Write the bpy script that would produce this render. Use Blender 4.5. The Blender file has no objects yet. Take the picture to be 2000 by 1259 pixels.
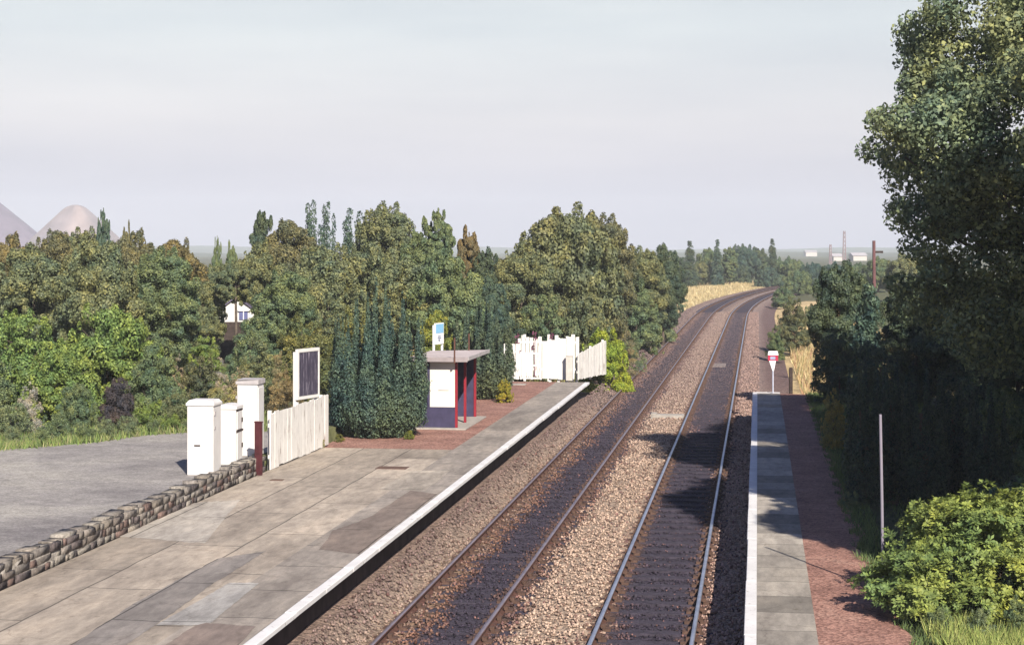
import bpy, bmesh, math, random
import numpy as np
from mathutils import Vector, Matrix

F = 3300.0; CX = 1000.0; HY = 488.0; H = 6.0
DX, DY = 0.1440, 0.9896                    # direction of the line along the ground
ANG = -math.atan2(DX, DY)                  # local x = across the line, local y = along it
SC = bpy.context.scene
COL = SC.collection

def W(px, py, z=0.0):
    Y = F * (H - z) / (py - HY)
    return ((px - CX) * Y / F, Y, z)
def S(s, t, z=0.0):
    return (DX * s + DY * t, DY * s - DX * t, z)
def ST(x, y):
    return (DX * x + DY * y, DY * x - DX * y)

# ------------------------------------------------------------------ track curve
S0, RAD, S1 = 150.0, 1020.0, 420.0
def curve(s, t, z=0.0):
    if s <= S0:
        return S(s, t, z)
    a = (min(s, S1) - S0) / RAD
    ls = S0 + RAD * math.sin(a); lt = RAD * (1 - math.cos(a))
    if s > S1:
        ls += (s - S1) * math.cos(a); lt += (s - S1) * math.sin(a)
    return S(ls - t * math.sin(a), lt + t * math.cos(a), z)

# ------------------------------------------------------------------ object helpers
def tag(o, label=None, cat=None, group=None, kind=None):
    if label: o['label'] = label
    if cat: o['category'] = cat
    if group: o['group'] = group
    if kind: o['kind'] = kind
    return o
def empty(name, loc, rz=0.0, label=None, cat=None, group=None):
    o = bpy.data.objects.new(name, None); COL.objects.link(o)
    o.location = loc; o.rotation_euler = (0, 0, rz); o.empty_display_size = 0.2
    return tag(o, label, cat, group)
def link(name, me, parent=None, loc=None):
    o = bpy.data.objects.new(name, me); COL.objects.link(o)
    if parent is not None: o.parent = parent
    if loc is not None: o.location = loc
    return o
def npmesh(name, V, Fq, mats=(), uv=None, col=None, smooth=False, mi=None):
    V = np.asarray(V, dtype=np.float32); Fq = np.asarray(Fq, dtype=np.int32)
    me = bpy.data.meshes.new(name)
    k = Fq.shape[1]; nf = len(Fq)
    me.vertices.add(len(V)); me.vertices.foreach_set('co', V.ravel())
    me.loops.add(nf * k); me.loops.foreach_set('vertex_index', Fq.ravel())
    me.polygons.add(nf)
    me.polygons.foreach_set('loop_start', np.arange(0, nf * k, k, dtype=np.int32))
    me.polygons.foreach_set('loop_total', np.full(nf, k, dtype=np.int32))
    if smooth: me.polygons.foreach_set('use_smooth', np.ones(nf, dtype=bool))
    if mi is not None: me.polygons.foreach_set('material_index', np.asarray(mi, dtype=np.int32))
    for m in mats: me.materials.append(m)
    if uv is not None:
        u = me.uv_layers.new(name='UVMap')
        u.data.foreach_set('uv', np.asarray(uv, dtype=np.float32)[Fq.ravel()].ravel())
    if col is not None:
        c = me.color_attributes.new('Col', 'FLOAT_COLOR', 'POINT')
        c.data.foreach_set('color', np.asarray(col, dtype=np.float32).ravel())
    me.update(calc_edges=True)
    return me

class MB:
    """collects boxes, tubes and plates for ONE mesh"""
    def __init__(self): self.v = []; self.f = []; self.m = []
    def box(self, x0, x1, y0, y1, z0, z1, m=0, dz=None, sh=(0, 0)):
        b = len(self.v); sx, sy = sh
        dz = dz or (0, 0, 0, 0)
        self.v += [(x0, y0, z0), (x1, y0, z0), (x1, y1, z0), (x0, y1, z0),
                   (x0 + sx, y0 + sy, z1 + dz[0]), (x1 + sx, y0 + sy, z1 + dz[1]),
                   (x1 + sx, y1 + sy, z1 + dz[2]), (x0 + sx, y1 + sy, z1 + dz[3])]
        for q in ((3, 2, 1, 0), (4, 5, 6, 7), (0, 1, 5, 4), (1, 2, 6, 5), (2, 3, 7, 6), (3, 0, 4, 7)):
            self.f.append(tuple(b + i for i in q)); self.m.append(m)
        return self
    def frustum(self, x0, x1, y0, y1, z0, z1, inset, m=0):
        b = len(self.v); i = inset
        self.v += [(x0, y0, z0), (x1, y0, z0), (x1, y1, z0), (x0, y1, z0),
                   (x0 + i, y0 + i, z1), (x1 - i, y0 + i, z1), (x1 - i, y1 - i, z1), (x0 + i, y1 - i, z1)]
        for q in ((3, 2, 1, 0), (4, 5, 6, 7), (0, 1, 5, 4), (1, 2, 6, 5), (2, 3, 7, 6), (3, 0, 4, 7)):
            self.f.append(tuple(b + k for k in q)); self.m.append(m)
        return self
    def tube(self, pts, rads, n=8, m=0, cap=True):
        pts = [Vector(p) for p in pts]; b0 = len(self.v)
        for i, p in enumerate(pts):
            d = (pts[min(i + 1, len(pts) - 1)] - pts[max(i - 1, 0)]).normalized()
            a = d.orthogonal().normalized() if abs(d.z) < 0.9 else Vector((1, 0, 0))
            a = (a - d * a.dot(d)).normalized(); c = d.cross(a)
            for k in range(n):
                w = 2 * math.pi * k / n
                q = p + (a * math.cos(w) + c * math.sin(w)) * rads[i]
                self.v.append(tuple(q))
        for i in range(len(pts) - 1):
            for k in range(n):
                a = b0 + i * n + k; b = b0 + i * n + (k + 1) % n
                self.f.append((a, b, b + n, a + n)); self.m.append(m)
        if cap:
            self.f.append(tuple(b0 + k for k in range(n))[::-1]); self.m.append(m)
            self.f.append(tuple(b0 + (len(pts) - 1) * n + k for k in range(n))); self.m.append(m)
        return self
    def poly(self, pts, m=0):
        b = len(self.v); self.v += [tuple(p) for p in pts]
        self.f.append(tuple(range(b, b + len(pts)))); self.m.append(m); return self
    def build(self, name, mats, parent=None, bevel=0.0, smooth=False):
        me = bpy.data.meshes.new(name)
        me.from_pydata(self.v, [], self.f)
        if not isinstance(mats, (list, tuple)): mats = [mats]
        for m in mats: me.materials.append(m)
        for p, m in zip(me.polygons, self.m):
            p.material_index = m; p.use_smooth = smooth
        if bevel > 0:
            bm = bmesh.new(); bm.from_mesh(me)
            bmesh.ops.recalc_face_normals(bm, faces=bm.faces)
            bmesh.ops.bevel(bm, geom=list(bm.edges), offset=bevel, segments=1, affect='EDGES', clamp_overlap=True)
            bm.to_mesh(me); bm.free()
        else:
            bm = bmesh.new(); bm.from_mesh(me)
            bmesh.ops.recalc_face_normals(bm, faces=bm.faces)
            bm.to_mesh(me); bm.free()
        return link(name, me, parent)

# ------------------------------------------------------------------ materials
class NT:
    def __init__(self, name):
        self.mat = bpy.data.materials.new(name); self.mat.use_nodes = True
        self.t = self.mat.node_tree; self.t.nodes.clear()
        self.out = self.t.nodes.new('ShaderNodeOutputMaterial')
        self.b = self.t.nodes.new('ShaderNodeBsdfPrincipled')
        self.t.links.new(self.b.outputs[0], self.out.inputs['Surface'])
        self.b.inputs['Specular IOR Level'].default_value = 0.3
    def n(self, typ, **kw):
        x = self.t.nodes.new(typ)
        for k, v in kw.items():
            if k.startswith('i_'):
                key = k[2:].replace('_', ' ')
                x.inputs[key].default_value = v
            else: setattr(x, k, v)
        return x
    def l(self, a, b): self.t.links.new(a, b)
    def coord(self, kind='Object'):
        return self.n('ShaderNodeTexCoord').outputs[kind]
    def noise(self, vec, scale, detail=4, rough=0.55, dist=0.0):
        x = self.n('ShaderNodeTexNoise'); x.inputs['Scale'].default_value = scale
        x.inputs['Detail'].default_value = detail; x.inputs['Roughness'].default_value = rough
        x.inputs['Distortion'].default_value = dist
        if vec is not None: self.l(vec, x.inputs['Vector'])
        return x.outputs['Fac']
    def ramp(self, fac, stops, interp='LINEAR'):
        x = self.n('ShaderNodeValToRGB'); r = x.color_ramp; r.interpolation = interp
        while len(r.elements) > 1: r.elements.remove(r.elements[-1])
        r.elements[0].position = stops[0][0]; r.elements[0].color = c4(stops[0][1])
        for p, c in stops[1:]:
            e = r.elements.new(p); e.color = c4(c)
        self.l(fac, x.inputs[0]); return x.outputs[0]
    def mix(self, fac, a, b, mode='MIX'):
        x = self.n('ShaderNodeMix', data_type='RGBA', blend_type=mode, clamp_factor=True)
        for v, i in ((fac, 0), (a, 6), (b, 7)):
            if hasattr(v, 'node'): self.l(v, x.inputs[i])
            elif i == 0: x.inputs[0].default_value = v
            else: x.inputs[i].default_value = c4(v)
        return x.outputs[2]
    def math(self, op, a, b=None):
        x = self.n('ShaderNodeMath', operation=op)
        for v, i in ((a, 0), (b, 1)):
            if v is None: continue
            if hasattr(v, 'node'): self.l(v, x.inputs[i])
            else: x.inputs[i].default_value = v
        return x.outputs[0]
    def bump(self, h, strength=0.3, dist=0.02):
        x = self.n('ShaderNodeBump'); x.inputs['Strength'].default_value = strength
        x.inputs['Distance'].default_value = dist
        self.l(h, x.inputs['Height']); self.l(x.outputs[0], self.b.inputs['Normal'])
    def color(self, c):
        if hasattr(c, 'node'): self.l(c, self.b.inputs['Base Color'])
        else: self.b.inputs['Base Color'].default_value = c4(c)
    def rough(self, r): self.b.inputs['Roughness'].default_value = r
    def metal(self, r): self.b.inputs['Metallic'].default_value = r
def c4(c): return (c[0], c[1], c[2], 1.0)
def mul(c, k): return (c[0] * k, c[1] * k, c[2] * k)

def M_plain(name, col, rough=0.7, var=0.25, scale=6.0, metal=0.0, bump=0.15):
    m = NT(name); o = m.coord()
    f = m.noise(o, scale, 5)
    m.color(m.ramp(f, [(0.3, mul(col, 1 - var)), (0.7, mul(col, 1 + var * 0.6))]))
    m.rough(rough); m.metal(metal)
    if bump: m.bump(m.noise(o, scale * 8, 3), bump, 0.01)
    return m.mat
def M_paint(name, col, under=(0.22, 0.16, 0.13), peel=0.62, scale=5.0, stretch=0.25, rough=0.55):
    """painted timber or metal with worn-off patches that run down the boards"""
    m = NT(name); o = m.coord()
    mp = m.n('ShaderNodeMapping'); mp.inputs['Scale'].default_value = (1.6, 1.6, stretch); m.l(o, mp.inputs[0])
    f = m.noise(mp.outputs[0], scale * 2.2, 6, 0.65)
    g = m.noise(o, scale * 0.35, 3)
    s = m.math('ADD', m.math('MULTIPLY', f, 0.75), m.math('MULTIPLY', g, 0.3))
    mask = m.ramp(s, [(peel, (0, 0, 0)), (peel + 0.06, (1, 1, 1))])
    base = m.ramp(m.noise(o, 3.0, 4), [(0.3, mul(col, 0.88)), (0.7, col)])
    m.color(m.mix(mask, base, under)); m.rough(rough)
    m.bump(m.noise(mp.outputs[0], 30, 3), 0.2, 0.01)
    return m.mat

MATS = {}
def leafmat():
    m = NT('leaf'); t = m.t
    oi = m.n('ShaderNodeObjectInfo')
    gi = m.n('ShaderNodeNewGeometry')
    rnd = gi.outputs['Random Per Island']
    o = m.coord()
    n1 = m.noise(o, 0.55, 3)
    n2 = m.noise(o, 2.2, 3)
    k = m.ramp(rnd, [(0, (0.55, 0.6, 0.6)), (0.55, (0.95, 0.95, 0.9)), (0.95, (1.3, 1.28, 1.05)), (1.0, (1.6, 1.4, 1.0))])
    c = m.mix(1.0, oi.outputs['Color'], k, 'MULTIPLY')
    kk = m.ramp(n1, [(0.35, (0.78, 0.9, 1.0)), (0.62, (1.22, 1.1, 0.9))])
    c = m.mix(1.0, c, kk, 'MULTIPLY')
    kk = m.ramp(n2, [(0.35, (0.8, 0.85, 0.95)), (0.65, (1.18, 1.12, 1.0))])
    c = m.mix(1.0, c, kk, 'MULTIPLY')
    m.color(c); m.rough(0.55); m.b.inputs['Specular IOR Level'].default_value = 0.25
    tr = m.n('ShaderNodeBsdfTranslucent'); m.l(c, tr.inputs[0])
    mx = m.n('ShaderNodeMixShader'); mx.inputs[0].default_value = 0.22
    m.l(m.b.outputs[0], mx.inputs[1]); m.l(tr.outputs[0], mx.inputs[2])
    m.l(mx.outputs[0], m.out.inputs['Surface'])
    return m.mat
def vcolmat(name, rough=0.9, bump=0.0, var=0.35, scale=14.0):
    m = NT(name)
    a = m.n('ShaderNodeAttribute', attribute_name='Col')
    o = m.coord()
    k = m.ramp(m.noise(o, scale, 5), [(0.3, (1 - var,) * 3), (0.7, (1 + var,) * 3)])
    m.color(m.mix(1.0, a.outputs['Color'], k, 'MULTIPLY')); m.rough(rough)
    if bump: m.bump(m.noise(o, scale * 3, 4), bump, 0.03)
    return m.mat
LEAF = leafmat()
BARK = M_plain('bark', (0.11, 0.085, 0.065), 0.9, 0.4, 5)
WHITE = M_paint('white_paint', (0.68, 0.66, 0.62), (0.30, 0.22, 0.18), 0.66, 5)
WHITE_METAL = M_paint('white_cabinet_paint', (0.66, 0.64, 0.61), (0.35, 0.30, 0.27), 0.74, 3, 0.6, 0.45)
WHITE_WORN = M_paint('worn_white_boards', (0.78, 0.755, 0.70), (0.24, 0.17, 0.13), 0.59, 6, 0.12)
RED = M_paint('red_paint', (0.26, 0.018, 0.03), (0.12, 0.03, 0.03), 0.7, 4, 0.4, 0.5)
MAROON = M_plain('maroon_timber', (0.075, 0.018, 0.022), 0.7, 0.3, 6)
BLUEDARK = M_plain('dark_blue_board', (0.045, 0.04, 0.085), 0.6, 0.25, 5)
CONC = M_plain('concrete', (0.36, 0.33, 0.29), 0.9, 0.25, 4)
RUST = M_plain('rusty_steel', (0.12, 0.055, 0.04), 0.8, 0.35, 8)
DARKWOOD = M_plain('dark_timber', (0.05, 0.035, 0.03), 0.85, 0.4, 8)
GREYMETAL = M_plain('grey_sheet', (0.42, 0.39, 0.38), 0.6, 0.2, 3)

# ------------------------------------------------------------------ world, sun, camera
EXPO = 0.75; EXF = 2 ** -EXPO
SUN_AZ = (0.296, -0.955); EL = math.radians(34)
w = bpy.data.worlds.new('World'); SC.world = w; w.use_nodes = True
nt = w.node_tree; nt.nodes.clear()
wo = nt.nodes.new('ShaderNodeOutputWorld'); bg = nt.nodes.new('ShaderNodeBackground')
sky = nt.nodes.new('ShaderNodeTexSky'); sky.sky_type = 'NISHITA'; sky.sun_disc = False
sky.sun_elevation = EL; sky.sun_rotation = math.atan2(SUN_AZ[0], SUN_AZ[1])
sky.air_density = 1.0; sky.dust_density = 1.0; sky.ozone_density = 2.0
bg.inputs['Strength'].default_value = 0.05
tc = nt.nodes.new('ShaderNodeTexCoord'); sep = nt.nodes.new('ShaderNodeSeparateXYZ')
nt.links.new(tc.outputs['Generated'], sep.inputs[0])
# thin high haze: pale veil that is densest towards the horizon, faint streaks
mp = nt.nodes.new('ShaderNodeMapping'); mp.inputs['Scale'].default_value = (2.2, 2.2, 16.0)
nt.links.new(tc.outputs['Generated'], mp.inputs[0])
nz = nt.nodes.new('ShaderNodeTexNoise'); nz.inputs['Scale'].default_value = 1.6; nz.inputs['Detail'].default_value = 5
nt.links.new(mp.outputs[0], nz.inputs['Vector'])
def wramp(stops):
    r = nt.nodes.new('ShaderNodeValToRGB')
    e = r.color_ramp.elements
    e[0].position, e[0].color = stops[0][0], c4(stops[0][1])
    e[1].position, e[1].color = stops[1][0], c4(stops[1][1])
    for p, c in stops[2:]:
        x = e.new(p); x.color = c4(c)
    return r
K = 1 / 0.05 * EXF
veil = wramp([(0.0, mul((0.50, 0.50, 0.60), K)), (0.03, mul((0.53, 0.515, 0.60), K)),
              (0.075, mul((0.76, 0.74, 0.755), K)), (0.13, mul((0.77, 0.82, 0.83), K)), (0.2, mul((0.56, 0.62, 0.68), K))])
nt.links.new(sep.outputs['Z'], veil.inputs[0])
den = wramp([(0.0, (1, 1, 1)), (0.15, (0.97,) * 3), (0.20, (0.35,) * 3), (0.27, (0.02,) * 3), (1.0, (0.0,) * 3)])
nt.links.new(sep.outputs['Z'], den.inputs[0])
cl = wramp([(0.3, (0.89, 0.91, 0.94)), (0.7, (1.10, 1.09, 1.07))])
nt.links.new(nz.outputs['Fac'], cl.inputs[0])
vm = nt.nodes.new('ShaderNodeMix'); vm.data_type = 'RGBA'; vm.blend_type = 'MULTIPLY'; vm.inputs[0].default_value = 1
nt.links.new(veil.outputs[0], vm.inputs[6]); nt.links.new(cl.outputs[0], vm.inputs[7])
mx = nt.nodes.new('ShaderNodeMix'); mx.data_type = 'RGBA'
dp = nt.nodes.new('ShaderNodeMix'); dp.data_type = 'RGBA'; dp.blend_type = 'MULTIPLY'; dp.inputs[0].default_value = 1
nt.links.new(sky.outputs[0], dp.inputs[6]); dp.inputs[7].default_value = (.6, .72, 1.15, 1)
nt.links.new(den.outputs[0], mx.inputs[0]); nt.links.new(dp.outputs[2], mx.inputs[6]); nt.links.new(vm.outputs[2], mx.inputs[7])
nt.links.new(mx.outputs[2], bg.inputs['Color']); nt.links.new(bg.outputs[0], wo.inputs[0])

sd = bpy.data.lights.new('sun', 'SUN'); sd.energy = 5.0; sd.angle = math.radians(0.5); sd.color = (1.0, 0.92, 0.82)
so = bpy.data.objects.new('sun', sd); COL.objects.link(so)
dirv = Vector((-SUN_AZ[0] * math.cos(EL), -SUN_AZ[1] * math.cos(EL), -math.sin(EL)))
so.rotation_euler = dirv.to_track_quat('-Z', 'Y').to_euler(); so.location = (20, -40, 40)

cd = bpy.data.cameras.new('camera'); co = bpy.data.objects.new('camera', cd); COL.objects.link(co)
co.location = (0, 0, H); co.rotation_euler = (math.radians(90), 0, 0)
cd.sensor_width = 36; cd.lens = F / 2000 * 36; cd.sensor_fit = 'HORIZONTAL'
cd.shift_y = -(629.5 - HY) / 2000; cd.clip_end = 20000; cd.clip_start = 0.1
SC.camera = co
SC.view_settings.view_transform = 'Standard'; SC.view_settings.look = 'None'
SC.view_settings.exposure = EXPO; SC.view_settings.gamma = 1
SC.cycles.max_bounces = 6; SC.cycles.diffuse_bounces = 3; SC.cycles.glossy_bounces = 2
SC.cycles.transmission_bounces = 2; SC.cycles.transparent_max_bounces = 4; SC.cycles.volume_bounces = 0

rs = np.random.RandomState(7)
random.seed(7)
def vnoise(x, y, sc, seed=0):
    """cheap smooth value noise on arrays"""
    x = np.asarray(x) / sc; y = np.asarray(y) / sc
    xi = np.floor(x); yi = np.floor(y); fx = x - xi; fy = y - yi
    fx = fx * fx * (3 - 2 * fx); fy = fy * fy * (3 - 2 * fy)
    def h(a, b):
        v = np.sin(a * 127.1 + b * 311.7 + seed * 74.7) * 43758.5453
        return v - np.floor(v)
    return (h(xi, yi) * (1 - fx) + h(xi + 1, yi) * fx) * (1 - fy) + (h(xi, yi + 1) * (1 - fx) + h(xi + 1, yi + 1) * fx) * fy
def sstep(a, b, x):
    k = np.clip((x - a) / (b - a), 0, 1); return k * k * (3 - 2 * k)

# ------------------------------------------------------------------ ground
def hf(s, t):
    s = np.asarray(s, float); t = np.asarray(t, float)
    dev = np.where(s > S0, (s - S0) ** 2 / (2 * RAD), 0)
    tt = t - dev
    n = (vnoise(s, t, 3.1, 1) - .5) * .12 + (vnoise(s, t, 11, 2) - .5) * .3
    left = np.where(t < -11.4, 1, 0) * np.where(s < 66, 1, 0)
    z = np.full_like(s, -0.34)
    zl = 1.18 - 0.5 * sstep(52, 66, s)
    z = np.where((t < -11.4) & (s < 80), np.where(s < 66, zl, 0.68 - 0.6 * sstep(66, 80, s)), z)
    road = (t < -11.4) & (s < 47)
    zr = 0.86 - 1.05 * sstep(60.8, 63.5, s)
    z = np.where((t > 0.7) & (s < 63.5), np.where(t < 1.4, np.minimum(zr, .86), zr), z)
    off = ((t < -12.2) & ~((s < 44) & (t > -27))) | ((t > 2.2) & (s < 64)) | ((s > 66) & ((tt > 1.6) | (tt < -8)))
    bank = np.where((s > 66) & (tt < -8), 0.5 * sstep(-8, -14, tt), 0) + np.where((s > 66) & (tt > 1.6), 0.35 * sstep(1.6, 4.5, tt), 0)
    z = z + np.where(off, n, 0) + np.where(s > 66, bank, 0)
    return z
sv = np.concatenate([np.arange(-6, 14, 4), np.arange(14, 60, 1.0), np.arange(60, 67, .5), np.arange(67, 130, 1.5), np.arange(130, 330, 5), np.geomspace(335, 3390, 22)])
tv = np.concatenate([-np.geomspace(2000, 62, 18), np.arange(-60, -14, 1.5), np.arange(-14, -11.7, .4), [-11.5, -11.41, -11.39, -11.2, -10, -8.2],
                     np.arange(-7.8, .69, .8), [0.69, 0.72, 1.0, 1.4, 1.8, 2.0], np.arange(2.2, 14, .8), np.arange(14, 60, 2.5), np.geomspace(62, 2000, 18)])
SS, TT = np.meshgrid(sv, tv, indexing='ij')
ZZ = hf(SS, TT)
V = np.stack([DX * SS + DY * TT, DY * SS - DX * TT, ZZ], -1).reshape(-1, 3)
ni, nj = SS.shape
ii, jj = np.meshgrid(np.arange(ni - 1), np.arange(nj - 1), indexing='ij')
a = (ii * nj + jj).ravel()
Q = np.stack([a, a + nj, a + nj + 1, a + 1], -1)[:, ::-1]
s_, t_ = SS.ravel(), TT.ravel()
dev = np.where(s_ > S0, (s_ - S0) ** 2 / (2 * RAD), 0); tt_ = t_ - dev
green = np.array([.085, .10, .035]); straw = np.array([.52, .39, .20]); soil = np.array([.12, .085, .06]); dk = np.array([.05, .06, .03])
n1 = vnoise(s_, t_, 4, 5)[:, None]; n2 = vnoise(s_, t_, 1.7, 6)[:, None]
C = green * (0.7 + .6 * n1) * (1 - .5 * n2) + soil * .5 * n2
bankz = ((s_ > 92) & (s_ < 330) & (tt_ < -7.5) & (tt_ > -22))
rz = ((s_ > 64) & (s_ < 200) & (tt_ > 1.2) & (tt_ < 9))
C = np.where((bankz | rz)[:, None], straw * (.75 + .4 * n2), C)
lz = ((s_ > 66) & (s_ <= 92) & (tt_ < -7.2) & (tt_ > -13))
C = np.where(lz[:, None], (straw * .5 + green * .6) * (.6 + .6 * n2), C)
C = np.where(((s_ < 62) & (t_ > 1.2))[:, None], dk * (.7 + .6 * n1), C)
GM = vcolmat('ground_cover', 0.95, 0.5, 0.4, 3.0)
g = link('ground', npmesh('ground', V, Q, [GM], col=np.concatenate([C, np.ones((len(C), 1))], 1), smooth=False))
tag(g, kind='structure')

# strip helper: sheet in (s,t) with UV = metres
def strip(name, ss, ts, zfun, mat, curved=False, parent=None, kind='structure', smooth=False):
    V = []; U = []
    for s in ss:
        for t in ts:
            z = zfun(s, t); V.append(curve(s, t, z) if curved else S(s, t, z)); U.append((s, t))
    nj = len(ts); q = []
    for i in range(len(ss) - 1):
        for j in range(nj - 1):
            a = i * nj + j; q.append((a + 1, a + nj + 1, a + nj, a))
    o = link(name, npmesh(name, V, q, [mat], uv=U, smooth=smooth), parent)
    if parent is None: tag(o, kind=kind)
    return o

# ------------------------------------------------------------------ trackbed
RT = [-5.82, -4.31, -2.54, -1.0]
def tbmat():
    m = NT('trackbed_ballast'); uv = m.coord('UV'); o = m.coord()
    sp = m.n('ShaderNodeSeparateXYZ'); m.l(uv, sp.inputs[0])
    s, t = sp.outputs[0], sp.outputs[1]
    nz = m.noise(o, 1.3, 4); nf = m.noise(o, 7, 4)
    tw = m.math('ADD', t, m.math('MULTIPLY', m.math('SUBTRACT', nz, 0.5), 0.5))
    tw = m.math('ADD', tw, m.math('MULTIPLY', m.math('SUBTRACT', nf, 0.5), 0.35))
    u = m.math('DIVIDE', m.math('ADD', tw, 8.5), 10.0)     # t -8.5..1.5 -> 0..1
    def U(t): return (t + 8.5) / 10.0
    tan = (.35, .265, .195); brn = (.23, .155, .12); dark = (.040, .033, .048); rust = (.10, .06, .045); dk2 = (.085, .06, .055); cess = (.27, .19, .15)
    near = m.ramp(u, [(0, brn), (U(-7.3), brn), (U(-6.6), (.19, .14, .115)), (U(-6.15), (.26, .20, .155)), (U(-5.75), (.25, .17, .11)), (U(-5.45), rust), (U(-5.25), dark), (U(-4.6), dark), (U(-4.35), rust),
                      (U(-4.2), dk2), (U(-4.05), rust), (U(-3.85), tan), (U(-2.75), tan), (U(-2.5), rust), (U(-2.2), dark), (U(-1.25), dark), (U(-1.1), rust), (U(-.85), (.40, .28, .2)), (U(.2), (.36, .26, .19))])
    far = m.ramp(u, [(0, brn), (U(-6.6), (.26, .19, .16)), (U(-6.1), (.30, .22, .175)), (U(-5.3), dark), (U(-4.5), dark), (U(-4.1), (.28, .20, .15)), (U(-3.5), (.22, .155, .13)),
                     (U(-2.8), (.30, .22, .17)), (U(-2.2), (.12, .085, .075)), (U(-1.3), (.13, .09, .08)), (U(-.7), (.30, .22, .18)), (U(.1), (.22, .16, .14)), (U(.5), (.15, .10, .09))])
    fs = m.ramp(m.math('DIVIDE', s, 200.0), [(.24, (0, 0, 0)), (.40, (1, 1, 1))])
    c = m.mix(fs, near, far)
    v = m.n('ShaderNodeTexVoronoi'); v.inputs['Scale'].default_value = 17; m.l(o, v.inputs['Vector'])
    hs = m.n('ShaderNodeSeparateColor'); m.l(v.outputs['Color'], hs.inputs[0])
    k = m.ramp(hs.outputs[0], [(0, (.45, .42, .42)), (.5, (1, 1, 1)), (1, (1.5, 1.45, 1.4))])
    c = m.mix(1.0, c, k, 'MULTIPLY')
    m.color(c); m.rough(.95)
    v2 = m.ramp(v.outputs['Distance'], [(0, (1, 1, 1)), (.6, (0, 0, 0))])
    m.bump(v2, .8, .04)
    return m.mat
def tbz(s, t):
    z = -0.175 + (.068 if (-3.7 < t < -2.75 or -.85 < t < .3) else 0) + random.uniform(-.01, .01)
    if t < -6.5 and s < 64.5: z += .40
    elif t < -6.1 and s < 64.5: z += .12
    elif t < -7.2: z -= .12
    if t > .7: z -= .1
    return z
ss = list(np.arange(10, 90, 1.0)) + list(np.arange(90, 440, 5.0))
strip('trackbed', ss, [-8.1, -7.5, -7.0, -6.6, -6.2, -5.9, -5.5, -5.0, -4.5, -4.0, -3.6, -3.2, -2.8, -2.2, -1.5, -1.0, -.5, 0, .5, .9, 1.5], tbz, tbmat(), curved=True)

# loose ballast stones
def scatter_stones(N):
    s = 17 + 150 * rs.rand(N) ** 1.9; t = rs.uniform(-6.66, .05, N)
    base = np.array([[1, 0, 0], [-1, 0, 0], [0, 1, 0], [0, -1, 0], [0, 0, 1], [0, 0, -1]], float)
    fc = np.array([[0, 2, 4], [2, 1, 4], [1, 3, 4], [3, 0, 4], [2, 0, 5], [1, 2, 5], [3, 1, 5], [0, 3, 5]])
    n1 = vnoise(s, t * 2, 1.1, 9); tw = t + (n1 - .5) * .45 + (rs.rand(N) - .5) * .3
    tx = [-8, -6.5, -6.1, -5.75, -5.45, -5.2, -4.65, -4.4, -4.25, -4.1, -3.9, -2.75, -2.5, -2.2, -1.25, -1.1, -.85, .5]
    cc = [(.17, .12, .10), (.19, .14, .12), (.30, .235, .18), (.22, .15, .11), (.2, .11, .07), (.045, .038, .055), (.045, .038, .055), (.12, .075, .06), (.09, .06, .055), (.24, .14, .1), (.42, .325, .235), (.42, .325, .235),
          (.15, .09, .075), (.045, .038, .055), (.045, .038, .055), (.13, .08, .07), (.45, .32, .24), (.42, .3, .22)]
    cc = np.array(cc) * np.array([.93, .88, .92]); col = np.stack([np.interp(tw, tx, cc[:, i]) for i in range(3)], -1)
    r = rs.rand(N)[:, None]
    col = col * (0.6 + .8 * rs.rand(N)[:, None])
    col = np.where((rs.rand(N)[:, None] > .86), col * np.array([.42, .36, .36]), col)
    col = np.where(r > .965, np.array([.17, .09, .08]) * (.5 + rs.rand(N)[:, None]), col)
    fb = sstep(45, 85, s)[:, None]; col = col * (1 - fb * .55) + fb * .55 * np.array([.17, .125, .12])
    lump = (np.abs(s - (24.2 + (t + 4.9) * .3)) < .8) & (np.abs(t + 4.85) < .45)
    col = np.where((lump & (rs.rand(N) < .35))[:, None], np.array([.62, .5, .47]), col)
    rad = rs.uniform(.018, .040, N) * (1 + .5 * sstep(30, 100, s))
    indark = ((tw > -5.2) & (tw < -4.5)) | ((tw > -2.25) & (tw < -1.2))
    rad = np.where(indark, rad * .7, rad)
    z = -0.165 + rad * .3 + np.interp(t, [-6.65, -6.5, -6.2, -5.95], [.41, .36, .13, 0.01])
    z = z + np.interp(t, [-4.0, -3.6, -2.8, -2.6, -1.0, -.8, 0], [0, .068, .068, 0, 0, .06, .068])
    P = np.stack([DX * s + DY * t, DY * s - DX * t, z], -1)
    A = rs.normal(size=(N, 3, 3)); A = np.linalg.qr(A)[0]
    vv = base[None] * (rad[:, None] * rs.uniform(.6, 1.25, (N, 3)))[:, None, :] * rs.uniform(.7, 1.2, (N, 6, 1))
    vv = np.einsum('nij,nkj->nki', A, vv) + P[:, None]
    Fq = (fc[None] + (np.arange(N) * 6)[:, None, None]).reshape(-1, 3)
    C = np.repeat(np.concatenate([col, np.ones((N, 1))], 1), 6, 0)
    return npmesh('ballast', vv.reshape(-1, 3), Fq, [vcolmat('stone', .92, 0, .2, 30)], col=C)
tag(link('ballast', scatter_stones(85000)), kind='stuff')

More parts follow.
